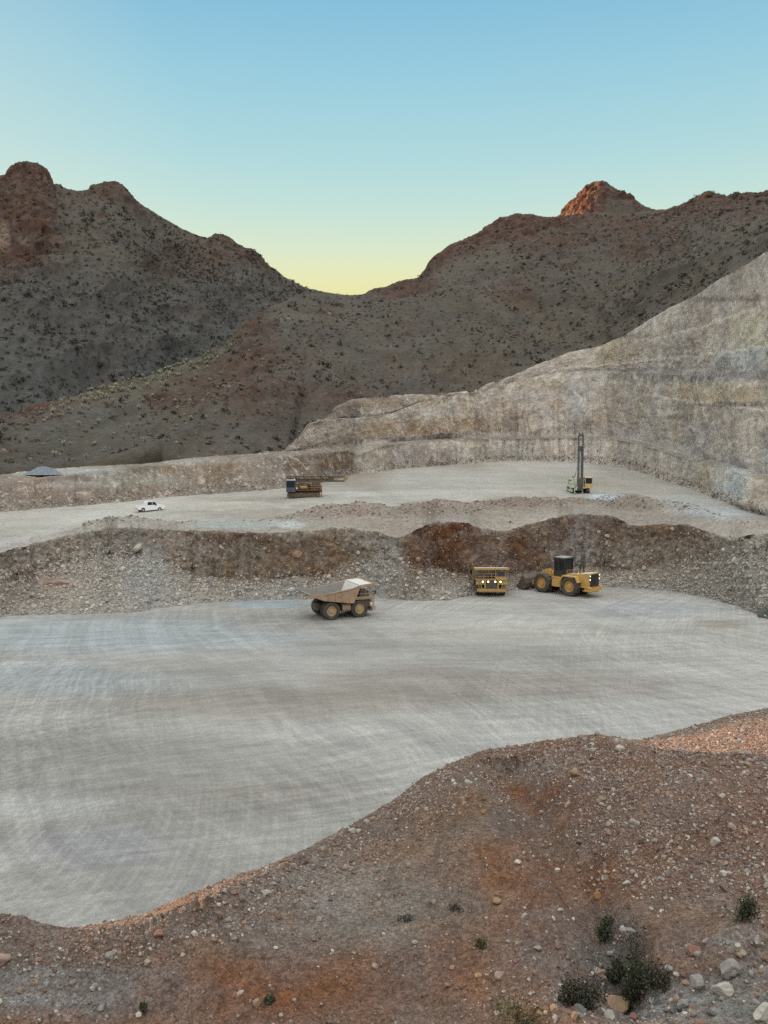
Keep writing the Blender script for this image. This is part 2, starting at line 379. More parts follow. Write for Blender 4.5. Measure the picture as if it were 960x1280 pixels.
base = patches(P, base, [
    (395, 581, 62, 13, [.125, .082, .052], .9), (250, 590, 60, 12, [.20, .15, .105], .6), (60, 612, 60, 12, [.24, .175, .145], .6), (90, 606, 40, 6, [.40, .36, .31], .5), (20, 600, 60, 5, [.24, .165, .13], .6),
    (170, 600, 60, 10, [.27, .26, .225], .6), (60, 588, 110, 6, [.30, .30, .275], .8), (220, 577, 150, 5, [.30, .275, .24], .6),
    (460, 575, 20, 16, [.33, .29, .24], .8), (495, 570, 14, 14, [.17, .125, .11], .7), (540, 570, 40, 12, [.27, .215, .19], .6), (650, 560, 50, 10, [.40, .37, .33], .6),
    (500, 503, 85, 9, [.245, .18, .13], .75), (480, 538, 70, 14, [.33, .26, .195], .8), (405, 540, 30, 14, [.36, .31, .26], .8), (560, 535, 70, 16, [.255, .17, .105], .8), (620, 525, 50, 30, [.27, .195, .135], .6),
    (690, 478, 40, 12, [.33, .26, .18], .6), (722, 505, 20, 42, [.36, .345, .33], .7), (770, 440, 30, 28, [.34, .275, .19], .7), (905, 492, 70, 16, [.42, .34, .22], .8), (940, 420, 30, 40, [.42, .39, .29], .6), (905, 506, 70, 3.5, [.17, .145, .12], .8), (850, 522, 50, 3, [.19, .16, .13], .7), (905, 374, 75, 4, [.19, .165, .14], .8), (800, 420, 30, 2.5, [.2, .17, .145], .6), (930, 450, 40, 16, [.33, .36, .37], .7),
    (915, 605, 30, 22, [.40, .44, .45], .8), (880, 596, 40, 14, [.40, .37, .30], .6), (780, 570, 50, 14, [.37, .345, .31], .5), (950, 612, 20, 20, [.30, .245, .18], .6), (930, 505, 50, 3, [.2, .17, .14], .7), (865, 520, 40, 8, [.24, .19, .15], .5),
    (930, 372, 60, 4, [.25, .21, .17], .7), (860, 471, 140, 7, [.15, .145, .14], .85), (600, 548, 140, 3.5, [.17, .135, .11], .8), (760, 463, 70, 3, [.2, .18, .155], .7), (870, 574, 60, 3.5, [.2, .17, .15], .0), (830, 562, 150, 4, [.23, .20, .17], .0)], 79, .07)  # thin dark strips here and above: ledge debris and painted ledge shade
arc = np.concatenate([[0], np.cumsum(np.linalg.norm(np.diff(W0, axis=0), axis=1))])[None] + 0 * P[..., 0]
S_ = np.stack([arc + .45 * P[..., 2] + 5 * fbm(P, .05, 2, .5, 86), 0 * arc, P[..., 2] * .16], -1)
st1 = fbm(S_, .30, 4, .62, 87); st2 = fbm(S_, .09, 3, .6, 88)
onface = 1 - ledge
base = base * (1 + onface * (.42 * st1 + .30 * st2))[..., None]
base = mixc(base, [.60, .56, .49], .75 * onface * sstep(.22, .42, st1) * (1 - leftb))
fr_ = par[:, None] % 1
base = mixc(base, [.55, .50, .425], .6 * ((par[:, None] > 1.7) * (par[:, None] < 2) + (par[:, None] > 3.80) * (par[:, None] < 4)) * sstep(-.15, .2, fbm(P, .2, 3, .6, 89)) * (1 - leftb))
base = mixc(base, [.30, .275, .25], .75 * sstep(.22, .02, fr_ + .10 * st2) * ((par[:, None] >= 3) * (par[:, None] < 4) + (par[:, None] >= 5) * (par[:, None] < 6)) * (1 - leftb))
base = base * (1 + .30 * fbm(P + 6 * np.stack([fbm(P, .08, 2, .5, 85)] * 3, -1), .26, 4, .75, 80, (1, 1, .5)))[..., None]
M_wall = earth_mat('quarry_wall_rock', ((.12, .2), (.8, .3)), None, ((.35, 1.2), (1.6, .6)), (1, 1, .7), 1.18, (((.40, .31, .22), .10, .58, .72, .6), ((.36, .355, .34), .13, .58, .72, .6), ((.60, .55, .46), .40, .54, .66, .75), ((.19, .155, .125), .45, .58, .70, .7), ((.64, .60, .52), 1.3, .57, .66, .8), ((.15, .12, .10), 1.6, .60, .69, .65)), (.9, .7, .2))
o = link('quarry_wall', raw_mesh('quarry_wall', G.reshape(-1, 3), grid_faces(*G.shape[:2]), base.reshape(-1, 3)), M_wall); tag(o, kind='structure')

# ------------------------------------------------------------------ hills
SOIL, SOIL2, ROCK, ROCK2 = np.array([.150, .126, .097]), np.array([.118, .100, .080]), np.array([.100, .052, .038]), np.array([.165, .098, .074])
def hill(name, lines, rows, seed, amp, small, rockp, lowc, crestj=.5, rockamp=5.5, bluish=0, gully=1.0):
    G, par = loft(lines, rows, CURSHAPE)
    top = len(lines) - 2
    G = ease_crest(G, par, lines[top], top - 1)
    w = np.interp(par, [0, .25, top - .45, top - .06, top, top + 1], [.15, 1, 1, .25, .0, .5])[:, None]
    wr = np.interp(par, [0, .2, top - .05, top, top + .3, top + 1], [.3, 1, 1, crestj, .3, .3])[:, None]
    n = normals(G); n[n[..., 2] < 0] *= -1
    big = fbm(G, 1 / 95., 4, .5, seed) + gully * .9 * fbm(G, 1 / 45., 4, .5, seed + 3, (1, .45, .45), True)
    rk = fbm(G, 1 / 28., 4, .6, seed + 5)
    P = G
    u_, v_ = project(P)
    rock = sstep(.22, .38, rk)
    for (pu, pv, ru, rv, st) in rockp:
        dd = np.sqrt(((u_ - pu) / ru) ** 2 + ((v_ - pv) / rv) ** 2) + rk * .8
        rock = np.maximum(rock * (.6 if st < 0 else 1), sstep(1.2, .5, dd) * abs(st))
    cu, cv_ = project(lines[top]); band = v_ - np.interp(u_, cu, cv_) + 14 * rk
    cm = np.interp(u_, [-100, 55, 75, 110, 130, 165, 190, 250, 270, 330, 350, 470, 500, 525, 540, 720, 745, 820, 850, 960], [1, 1, .3, .3, .9, .8, .2, .2, .8, .7, .1, .1, .8, .6, 1, 1, .5, .5, 1, 1])
    rock = np.maximum(rock, sstep(34, 8, band) * cm * (np.array(par)[:, None] > .5))
    G = G.copy()
    G += n * (w * amp * big)[..., None]
    cr = .6 * fbm(G, 1 / 11., 4, .6, seed + 7, (1, 1, .55), True) + .8 * np.abs(fbm(G, 1 / 22., 4, .6, seed + 6, (1, 1, .7)))
    G += n * (wr * (small * fbm(G, 1 / 12., 4, .55, seed + 8) + rock * rockamp * (cr - .25)))[..., None]
    colr = mixc(np.broadcast_to(SOIL, P.shape), SOIL2, sstep(-.3, .3, fbm(P, 1 / 60., 4, .6, seed + 9)))
    colr = mixc(colr, lowc, .5 * sstep(.0, .35, fbm(P, 1 / 35., 4, .6, seed + 10)))
    rc = mixc(np.broadcast_to(ROCK, P.shape), ROCK2, sstep(-.3, .4, fbm(P, 1 / 7., 4, .6, seed + 11)))
    colr = colr * (1 - .9 * rock[..., None]) + rc * (.9 * rock[..., None])
    colr = colr * (1 + .22 * fbm(P, 1 / 5., 4, .7, seed + 12))[..., None]
    return G, par, colr, rock, (u_, v_)

hillmat = earth_mat('desert_hillside', ((.08, .2), (.5, .25), (1.4, .25)), None, ((.22, .8), (.9, .45)), (1, 1, 1), .60, (((.20, .175, .14), .5, .60, .72, .55), ((.06, .044, .036), .30, .58, .71, .55), ((.05, .05, .038), .55, .58, .66, .6)))

# right hill with its long spur to the left
hb_D = np.where(us < 372, D2 + 1.0, D5 + 9 + 18 * sstep(680, 780, us)); hb_D = smooth1(hb_D, 15)
hb_v = np.where(us < 372, v2 + 1.0, v5 + 11 + 10 * sstep(680, 780, us)); hb_v = smooth1(hb_v, 15)
HB = unproj(us, hb_v, hb_D)
hc_v = A([(-800,620),(-200,565),(-60,536),(0,525),(60,505),(110,490),(160,478),(200,465),(240,450),(268,440),(288,425),(305,405),(330,386),(352,378),(370,369),(395,367),(440,369),(453,368),(466,361),(480,359),(500,352),(520,348),(532,336),(537,325),(560,308),(585,297),(600,289),(610,280),(625,272),(645,268),(665,268),(680,272),(700,271),(712,268),(740,266),(780,268),(815,264),(835,261),(860,253),(872,244),(885,240),(897,244),(905,246),(930,242),(945,242),(960,240),(1060,215),(1250,190),(1500,230)], 4)
jit = np.clip((us - 230) / 80, 0, 1)
hc_v = hc_v + (us > 535) * (1.8 * np.abs(perlin(us * .16, us * 0, us * 0, 104)) - 1.4 * np.abs(perlin(us * .43, us * 0, us * 0, 105))) + jit * (1.6 * perlin(us * .10, us * 0, us * 0, 101) + 1.3 * perlin(us * .27, us * 0, us * 0, 102)) + .6 * perlin(us * .2, us * 0, us * 0, 103)
hc_D = A([(-800,250),(-200,265),(0,300),(150,345),(290,410),(370,500),(440,550),(520,570),(625,600),(760,600),(900,560),(1100,520),(1500,480)], 25)
HC = unproj(us, hc_v, hc_D)
Hk = HC.copy(); Hk[:, :2] *= ((hc_D + 160) / hc_D)[:, None]; Hk[:, 2] -= 95
Hm = HB.copy(); Hm[:, :2] *= .985; Hm[:, 2] -= 3
# concave slope: steeper towards the crest
CURSHAPE = {1: (lambda t: (t, t ** 1.12))}
RH_G, RH_P, colr, RH_ROCK, (hu, hv) = hill('r', [Hm, HB, HC, Hk], [2, 230, 18], 110, 7.5, .9,
    [(560, 305, 60, 25, .9), (640, 285, 60, 22, .9), (500, 362, 50, 18, .8), (310, 415, 45, 30, .9), (290, 450, 70, 35, .7), (300, 490, 110, 45, .5), (690, 300, 60, 30, .5), (800, 300, 70, 35, .6), (900, 265, 80, 25, .7), (440, 500, 40, 26, .6), (205, 507, 26, 12, .8), (640, 370, 30, 20, .45)],
    [.155, .125, .10])
colr = mixc(colr, [.145, .150, .098], .55 * np.exp(-((hv - np.interp(hu, us, hc_v) - 8) / 16) ** 2) * sstep(80, 160, hu) * sstep(320, 270, hu))
colr = patches(RH_G, colr, [(365, 398, 40, 8, [.20, .175, .135], .6), (100, 540, 160, 30, [.14, .128, .105], .5), (545, 470, 100, 25, [.15, .115, .09], .5)], 120, .03)
o = link('right_hill', raw_mesh('right_hill', RH_G.reshape(-1, 3), grid_faces(*RH_G.shape[:2]), colr.reshape(-1, 3)), hillmat); tag(o, kind='structure')

# left mountain; beyond the frame its skyline falls to the gap the low sun shines through
lc_v = A([(-800,505),(-420,500),(-300,460),(-170,350),(-100,270),(-40,236),(-10,226),(3,221),(12,212),(22,204),(34,201),(46,204),(56,210),(62,220),(66,231),(75,230),(82,236),(95,239),(108,238),(116,231),(128,230),(140,227),(152,229),(160,238),(170,250),(182,259),(200,270),(215,279),(230,287),(248,295),(262,298),(266,292),(278,293),(290,299),(300,308),(315,311),(325,318),(330,328),(345,338),(355,346),(380,359),(410,366),(440,370),(500,384),(560,420),(1500,520)], 3)
lc_v = lc_v + (us < 165) * (2.0 * np.abs(perlin(us * .13, us * 0, us * 0, 133)) - 1.6 * np.abs(perlin(us * .41, us * 0, us * 0, 134))) + .9 * perlin(us * .12, us * 0, us * 0, 131) + .9 * perlin(us * .31, us * 0, us * 0, 132)
lc_D = A([(-800,650),(0,650),(150,690),(300,780),(440,900),(560,950),(1500,1000)], 25)
lb_v = A([(-800,600),(0,560),(150,510),(300,460),(420,410),(520,420),(1500,560)], 25)
lb_D = A([(-800,330),(0,350),(150,420),(300,540),(440,680),(1500,800)], 25)
LC = unproj(us, lc_v, lc_D); LBs = unproj(us, lb_v, lb_D)
Lk = LC.copy(); Lk[:, :2] *= ((lc_D + 220) / lc_D)[:, None]; Lk[:, 2] -= 130
Lm = LBs.copy(); Lm[:, :2] *= .97; Lm[:, 2] -= 12
keep = us < 560
CURSHAPE = {1: (lambda t: (t, t ** 1.1))}
LM_G, LM_P, colr, LM_ROCK, (lu, lv) = hill('l', [q[keep] for q in (Lm, LBs, LC, Lk)], [2, 230, 16], 140, 10, 1.0,
    [(20, 270, 60, 75, 1.0), (35, 215, 40, 30, 1.0), (10, 330, 60, 30, .8), (150, 240, 40, 18, .7), (280, 300, 30, 10, .6), (320, 322, 20, 10, .6), (240, 330, 70, 30, .45), (260, 400, 60, 25, .5), (120, 430, 80, 30, .4)],
    [.100, .094, .088], .6, 7.5)
colr = mixc(colr, [.092, .096, .098], .6 * sstep(300, 430, lv))
colr = patches(LM_G, colr, [(5, 295, 9, 20, [.30, .20, .14], .8), (103, 335, 24, 4, [.19, .16, .13], .0), (28, 300, 6, 6, [.27, .2, .15], .6)], 150, .03)
# pale scree chute
dd = np.abs((lv - 320) - (lu - 82) * .78) / 3.0
colr = mixc(colr, [.185, .155, .125], .7 * sstep(1.3, .3, dd) * sstep(78, 84, lu) * sstep(128, 112, lu))
o = link('left_mountain', raw_mesh('left_mountain', LM_G.reshape(-1, 3), grid_faces(*LM_G.shape[:2]), colr.reshape(-1, 3)), hillmat); tag(o, kind='structure')

# far peak behind the right hill
up = np.arange(660, 881, 1.2)
pk_v = pl(up, [(660,300),(688,284),(700,273),(706,264),(712,254),(720,246),(728,239),(735,232),(741,228),(750,227),(760,229),(766,234),(772,240),(782,242),(789,244),(794,251),(803,257),(815,262),(830,268),(850,280),(880,300)], 2)
pk_v = pk_v + 2.4 * np.abs(perlin(up * .17, up * 0, up * 0, 163)) - 1.2 + .8 * perlin(up * .2, up * 0, up * 0, 161) + .8 * perlin(up * .5, up * 0, up * 0, 162)
PC = unproj(up, pk_v, 800.)
PB = unproj(up, pk_v * 0 + 330, 690.); PB[:, 2] -= 10
Pk = PC.copy(); Pk[:, 1] += 120; Pk[:, 2] -= 70
# the crest swings round in depth so that the peak is a cone with a left flank, not a sheet
PC[:, 1] += np.clip(752 - up, 0, 60) * 1.6; PC[:, 2] = CAM_Z + (PC[:, 2] - CAM_Z) * PC[:, 1] / 800.; PC[:, 0] *= PC[:, 1] / 800.
CURSHAPE = {1: (lambda t: (t, t))}
PK_G, _, colr, _, _ = hill('p', [PB - [0, 10, 20], PB, PC, Pk], [2, 110, 14], 170, 5, 1.0, [(735, 250, 34, 34, 1.0), (770, 246, 25, 8, 1.0)], [.15, .13, .10], .5, 12.0)
pu_, pv_ = project(PK_G); colr = colr * (1 + sstep(765, 735, pu_)[..., None] * np.array([.4, .2, .1]))  # sunlit left flank brightened and reddened in the rock colour
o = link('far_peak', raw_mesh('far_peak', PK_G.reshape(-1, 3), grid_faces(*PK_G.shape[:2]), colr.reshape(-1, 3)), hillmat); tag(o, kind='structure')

# added unseen ridge; its two saddles are cut to let the low sun in
ry = np.arange(-200, 760, 2.0)
rh = np.interp(ry, [-200,100,200,380,412,417,427,432,455,460,490,496,540,760], [60,90,110,110,90,54,54,79,79,55,55,110,150,210])
rx = -400 + 12 * perlin(ry * .02, ry * 0, ry * 0, 190)
z0 = 0 * ry
RL = [np.stack([rx + 130, ry - 130, z0 - 4], 1), np.stack([rx, ry, rh], 1), np.stack([rx - 260, ry + 260, z0 - 10], 1)]
G, par = loft(RL, [24, 16])
wr = np.interp(par, [0, .4, .85, 1, 1.3, 2], [0, 1, .5, .03, 1, 1])[:, None]
G[..., 2] += wr * 3.0 * fbm(G, 1 / 50., 4, .55, 191)
colr = mixc(np.broadcast_to(SOIL, G.shape), ROCK, sstep(.0, .4, fbm(G, 1 / 30., 4, .6, 192)))
o = link('added_shade_ridge', raw_mesh('added_shade_ridge', G.reshape(-1, 3), grid_faces(*G.shape[:2]), colr.reshape(-1, 3)), hillmat); tag(o, kind='structure')

# ------------------------------------------------------------------ pit floor and ground
gx = np.linspace(-190, 170, 301); gy = np.linspace(22, 172, 161)
X, Y = np.meshgrid(gx, gy); Z = 0 * X
G = np.stack([X, Y, Z], -1)
G[..., 2] = .10 * fbm(G, .06, 3, .5, 181) + .05 * fbm(G, .4, 3, .5, 182, (.3, 1, 1))
u_, v_ = project(G)
base = mixc(np.broadcast_to(np.array([.415, .39, .355]), G.shape), [.55, .53, .49], sstep(-.3, .3, fbm(G, .03, 4, .55, 183, (.4, 1, 1))))
base = patches(G, base, [(150, 795, 280, 28, [.43, .465, .475], .75), (60, 850, 220, 24, [.41, .44, .44], .7), (330, 880, 230, 22, [.35, .31, .265], .75), (600, 858, 260, 24, [.37, .325, .28], .7), (330, 990, 170, 22, [.38, .335, .295], .6), (850, 800, 160, 40, [.55, .53, .47], .5), (820, 760, 90, 14, [.42, .43, .44], .6),
    (130, 1060, 110, 30, [.40, .385, .40], .7), (60, 1010, 110, 18, [.58, .57, .53], .5), (300, 960, 150, 25, [.38, .36, .325], .5), (520, 940, 150, 22, [.50, .48, .44], .5), (340, 756, 60, 6, [.40, .46, .50], .8), (600, 790, 200, 12, [.48, .435, .37], .4), (770, 745, 40, 5, [.40, .35, .30], .5), (900, 780, 40, 6, [.33, .28, .23], .6)], 184, .035)
m, t, b = new_mat('packed_quarry_dust')
at = t.add('ShaderNodeAttribute', attribute_name='tint'); tc = t.add('ShaderNodeTexCoord'); ob = tc.outputs['Object']
f = None
wob = t.add('ShaderNodeTexNoise', i_Scale=.022, i_Detail=3.0); t.ln(ob, wob.inputs['Vector'])
wv = t.add('ShaderNodeVectorMath', operation='SCALE'); t.ln(wob.outputs['Color'], wv.inputs[0]); wv.inputs['Scale'].default_value = 9.0
wa = t.add('ShaderNodeVectorMath', operation='ADD'); t.ln(ob, wa.inputs[0]); t.ln(wv.outputs[0], wa.inputs[1])
# wheel tracks: long drawn-out scuffs crossing at several slight angles
for (ang, sx_, sy_, amt, lo, hi) in ((-8, .03, .25, .09, .38, .62), (9, .05, .9, .08, .40, .62)):
    mp = t.add('ShaderNodeMapping', vector_type='TEXTURE'); t.ln(wa.outputs[0], mp.inputs[0]); mp.inputs['Rotation'].default_value = (0, 0, math.radians(ang)); mp.inputs['Scale'].default_value = (1 / sx_, 1 / sy_, 1)
    nz = t.add('ShaderNodeTexNoise', i_Scale=1.0, i_Detail=7.0, i_Roughness=.7); t.ln(mp.outputs[0], nz.inputs['Vector'])
    q = t.rng(nz.outputs[0], lo, hi, 1 - amt, 1 + amt)
    f = q if f is None else t.math('MULTIPLY', f, q)
# arcs where the trucks turn
for (cx, cy, fr, amt, lo, hi) in ((150, 190, .6, .07, .40, .62), (-170, 40, 1.1, .055, .40, .62), (60, -30, 2.4, .06, .40, .62), (-90, 260, 1.3, .065, .40, .62), (70, 122, 1.8, .07, .42, .63), (-45, 62, 2.6, .06, .42, .63), (230, 60, 2.6, .06, .40, .62)):
    sb = t.add('ShaderNodeVectorMath', operation='SUBTRACT'); t.ln(wa.outputs[0], sb.inputs[0]); sb.inputs[1].default_value = (cx, cy, 0)
    le = t.add('ShaderNodeVectorMath', operation='LENGTH'); t.ln(sb.outputs[0], le.inputs[0])
    no = t.add('ShaderNodeVectorMath', operation='NORMALIZE'); t.ln(sb.outputs[0], no.inputs[0])
    sx = t.add('ShaderNodeSeparateXYZ'); t.ln(no.outputs[0], sx.inputs[0])
    cb = t.add('ShaderNodeCombineXYZ'); t.ln(t.math('MULTIPLY', le.outputs['Value'], fr), cb.inputs[0])
    t.ln(t.math('MULTIPLY', sx.outputs[0], 4.0), cb.inputs[1]); t.ln(t.math('MULTIPLY', sx.outputs[1], 4.0), cb.inputs[2])
    nz = t.add('ShaderNodeTexNoise', i_Scale=1.0, i_Detail=6.0, i_Roughness=.68); t.ln(cb.outputs[0], nz.inputs['Vector'])
    mk = t.add('ShaderNodeTexNoise', i_Scale=.022, i_Detail=3.0, noise_dimensions='4D', i_W=float(cx * .37 + cy)); t.ln(ob, mk.inputs['Vector'])
    q = t.math('MULTIPLY', t.rng(nz.outputs[0], lo, hi, -amt, amt), t.rng(mk.outputs[0], .46, .60, .1, 1.7))
    f = t.math('MULTIPLY', f, t.math('ADD', q, 1.0))
for scl, amt in ((.022, .15), (.07, .10), (.5, .06), (2.5, .12), (7., .12)):
    nz = t.add('ShaderNodeTexNoise', i_Scale=scl, i_Detail=7.0, i_Roughness=.65); t.ln(ob, nz.inputs['Vector'])
    f = t.math('MULTIPLY', f, t.rng(nz.outputs[0], .3, .7, 1 - amt, 1 + amt))
t.ln(t.mul(at.outputs['Color'], t.math('MULTIPLY', f, .66)), b.inputs['Base Color'])
bp = t.add('ShaderNodeBump', i_Strength=.6, i_Distance=.25); t.ln(f, bp.inputs['Height']); t.ln(bp.outputs[0], b.inputs['Normal'])
o = link('pit_floor', raw_mesh('pit_floor', G.reshape(-1, 3), grid_faces(*G.shape[:2]), base.reshape(-1, 3)), m); tag(o, kind='structure')

th = np.linspace(0, 2 * math.pi, 97)[:-1]
V = np.concatenate([[[0, 0, -3.]], np.stack([600 * np.cos(th), 600 * np.sin(th), 0 * th - 3.0], 1), np.stack([9000 * np.cos(th), 9000 * np.sin(th), 0 * th - 30.0], 1)])
i = np.arange(96); j = (i + 1) % 96
F = np.concatenate([np.stack([0 * i, 1 + i, 1 + j, 1 + j], 1)[:, :3][:, [0, 1, 2, 2]], np.stack([1 + i, 97 + i, 97 + j, 1 + j], 1)])
me = bpy.data.meshes.new('ground'); me.from_pydata(V.tolist(), [], [tuple(dict.fromkeys(map(int, r))) for r in F]); me.update()
at = me.color_attributes.new('tint', 'FLOAT_COLOR', 'POINT'); at.data.foreach_set('color', np.tile(np.array([.16, .125, .095, 1], np.float32), len(V)))
tag(link('ground', me, hillmat), kind='structure')

# ------------------------------------------------------------------ near slope (waste dump the photographer stands above)
uf = cols(1.25)
Af = lambda pts, sm=5: pl(uf, pts, sm)
sD = lambda v: ray(uf, v)[1]
r1v = uf * 0 + 1296.
r1D = Af([(-800,24),(0,24.3),(480,24.2),(640,23.5),(780,22.0),(960,21.0),(1500,20)], 41)
r2v = Af([(-800,1230),(0,1222),(100,1218),(150,1203),(200,1178),(300,1152),(330,1135),(400,1094),(450,1062),(520,1006),(560,984),(600,982),(640,1000),(700,1050),(760,1092),(830,1118),(900,1140),(960,1150),(1500,1180)], 21)
r2D = Af([(-800,26),(0,26.3),(100,26.2),(200,26.9),(330,29.4),(450,34),(540,38),(600,37.5),(640,36),(700,32.5),(760,30),(830,28.6),(960,27.2),(1500,26)], 31)
r3v = Af([(-800,1150),(-60,1143),(0,1141),(30,1145),(60,1155),(85,1159),(110,1158),(140,1152),(180,1143),(230,1121),(280,1101),(330,1083),(390,1057),(440,1031),(490,1001),(530,971),(560,956),(600,939),(650,931),(700,923),(740,918),(770,921),(800,931),(830,937),(880,941),(960,944),(1500,960)], 5)
r3v = r3v + .8 * perlin(uf * .1, uf * 0, uf * 0, 201) + .8 * perlin(uf * .35, uf * 0, uf * 0, 202)
r3D = Af([(-800,28),(0,28.4),(110,28.6),(180,29),(230,30),(330,32.4),(390,34.2),(440,36.2),(490,38.6),(530,41),(600,43.6),(660,44.2),(740,42.5),(800,38.5),(880,36.5),(960,35.5),(1500,34)], 21)
R0 = unproj(uf, r1v, 24.); R0[:, 0] *= .5; R0[:, 1] = 9.; R0[:, 2] = 15.5
R1 = unproj(uf, r1v, r1D); R2 = unproj(uf, r2v, r2D); R3 = unproj(uf, r3v, r3D)
farr = sstep(770, 815, uf)
# where the crest is a rounded shoulder its top leans away from the camera and catches the low sun
sh = Af([(-800,0),(95,0),(112,4),(150,7),(200,10),(270,11),(300,9),(340,7),(400,5),(470,4),(520,5),(570,4),(610,7),(650,6),(690,4),(720,7),(765,6),(800,0),(1500,0)], 7) * (1 + .5 * perlin(uf * .12, uf * 0, uf * 0, 207))
R2c = unproj(uf, r3v + sh, r3D - .05 - .125 * sh)
r3bv = r3v - farr * 0; r3bD = r3D + 1.4 + farr * 7.0
R3b = unproj(uf, r3v + 1.5 * (1 - farr), r3bD)
R3d = (R3 + R3b) / 2; R3d[:, 2] -= .1 + farr * .9
r4v = np.where(uf > 770, pl(uf, [(-800,930),(770,922),(800,927),(812,922),(830,918),(870,907),(910,895),(940,889),(960,886),(1100,862),(1500,830)], 5) + 1.0 * perlin(uf * .3, uf * 0, uf * 0, 203), r3v + 3.5)
r4v = np.minimum(r4v, r3v + 3.5)
r4D = np.where(uf > 760, r3bD + .8 + farr * 15.0, r3bD + .8)
R4 = unproj(uf, smooth1(r4v, 3), smooth1(r4D, 9))
R5 = R4.copy(); R5[:, :2] *= (1 + (14.5 / r4D))[:, None]; R5[:, 2] = -.6
G, par = loft([R0, R1, R2, R2c, R3, R3d, R3b, R4, R5], [6, 90, 60, 12, 6, 6, 26, 14], {1: (lambda t: (t, t)), 2: (lambda t: (t, t ** .85))})
sub = (par >= 3) & (par < 4)
par = np.where(par < 3, par, np.where(par < 4, 2.96 + .04 * (par - 3), par - 1))
n = normals(G); n[n[..., 2] < 0] *= -1
wt = np.interp(par, [0, 1, 1.3, 1.9, 2.3, 2.9, 3, 5, 5.3, 5.8, 6, 7], [.3, .8, 1, .8, .7, .45, .18, .2, .5, .5, .25, .5])[:, None]
u_, v_ = project(G)
G = G + n * (wt * (.50 * fbm(G, .20, 4, .55, 211) + .16 * fbm(G, 1.1, 3, .55, 212) + .05 * fbm(G, 4., 2, .5, 213)))[..., None]
# the track cut into the lower right corner and the hollow beside it
hol = np.exp(-(((u_ - 770) / 70) ** 2 + ((v_ - 1215) / 45) ** 2)); G[..., 2] -= 1.1 * hol
hol2 = np.exp(-(((u_ - 620) / 30) ** 2 + ((v_ - 1125) / 40) ** 2)); G[..., 2] -= .25 * hol2
knob = np.exp(-(((u_ - 925) / 45) ** 2 + ((v_ - 1175) / 24) ** 2)); G[..., 2] += .55 * knob
knob = np.exp(-(((u_ - 820) / 26) ** 2 + ((v_ - 1190) / 30) ** 2)); G[..., 2] += .5 * knob
u_, v_ = project(G)
gl = np.array([(640, 962), (668, 1005), (700, 1055), (735, 1110), (765, 1165), (785, 1215)], float)
dg = np.full(u_.shape, 1e9)
for (a0, b0), (a1, b1) in zip(gl[:-1], gl[1:]):
    q = np.clip(((u_ - a0) * (a1 - a0) + (v_ - b0) * (b1 - b0)) / ((a1 - a0) ** 2 + (b1 - b0) ** 2), 0, 1)
    dg = np.minimum(dg, np.hypot(u_ - a0 - q * (a1 - a0), v_ - b0 - q * (b1 - b0)))
G[..., 2] -= 1.15 * np.exp(-(dg / 30) ** 2) * (par < 2.9)[:, None]
G[..., 2] += .8 * np.exp(-(((u_ - 860) / 110) ** 2 + ((v_ - 1020) / 50) ** 2)) * (par < 2.9)[:, None] + .35 * np.exp(-(((u_ - 590) / 60) ** 2 + ((v_ - 1050) / 50) ** 2)) * (par < 2.9)[:, None]
G[..., 2] += (.10 * fbm(G, .8, 4, .6, 208, ridged=True) - .05) * ((par > 1) & (par < 2.9))[:, None] * (1 - .6 * np.exp(-(((u_ - 430) / 120) ** 2 + ((v_ - 1110) / 45) ** 2)))
tc_ = 1252 - .18 * (u_ - 800) - 22 * sstep(860, 960, u_)           # the dirt track's middle line
tw = np.abs(v_ - tc_)
trk = sstep(30, 16, tw) * sstep(740, 800, u_) * (par < 2.5)[:, None]
G[..., 2] -= .22 * trk
rut = (sstep(5, 1, np.abs(tw - 9))) * trk; G[..., 2] -= .06 * rut
P = G; NEAR_G, NEAR_PAR = G, par; TRK = trk
u_, v_ = project(P)
base = mixc(np.broadcast_to(np.array([.230, .122, .078]), P.shape), [.235, .158, .115], sstep(-.3, .3, fbm(P, .16, 4, .6, 214)))
GREY, RED = [.285, .265, .24], [.21, .10, .062]
berm = sstep(1.85, 2.1, par)[:, None] * sstep(640, 560, u_)
base = mixc(base, [.19, .155, .128], .6 * berm)
base = patches(P, base, [(60, 1235, 200, 40, [.215, .205, .195], .8), (420, 1120, 130, 55, GREY, .65), (330, 1170, 130, 40, [.225, .195, .17], .6), (520, 1130, 90, 50, [.235, .205, .17], .6), (490, 1170, 90, 22, [.25, .22, .185], .5), (40, 1250, 90, 8, [.28, .275, .27], .5),
    (390, 1240, 190, 55, RED, .55), (560, 1210, 130, 60, [.19, .11, .08], .6), (622, 1122, 20, 36, [.24, .135, .075], .5), (600, 1160, 28, 12, [.24, .135, .075], .4), (680, 1010, 55, 50, RED, .5), (720, 990, 60, 40, [.18, .10, .075], .6), (560, 1030, 80, 35, [.2, .145, .105], .6), (630, 1030, 40, 20, [.17, .15, .135], .5),
    (660, 960, 60, 24, [.25, .22, .19], .7), (850, 1040, 160, 90, [.20, .135, .11], .6), (720, 1180, 90, 60, [.20, .16, .145], .6), (820, 1200, 26, 34, [.24, .13, .085], .8), (870, 1180, 60, 25, [.19, .145, .125], .6), (925, 1170, 36, 22, [.27, .25, .23], .7), (900, 1262, 110, 34, [.24, .235, .22], .85), (800, 1262, 60, 8, [.31, .30, .28], .7), (770, 1215, 60, 45, [.13, .125, .115], .6),  # last patch darkens the soil to paint in the hollow's shade
    (880, 915, 120, 22, [.40, .32, .245], .9)], 215, .5)  # pale gravel, its colour lifted to strengthen the sunlit strip
base = mixc(base, [.27, .255, .235], TRK * .7); base = mixc(base, [.16, .145, .13], rut * .5)
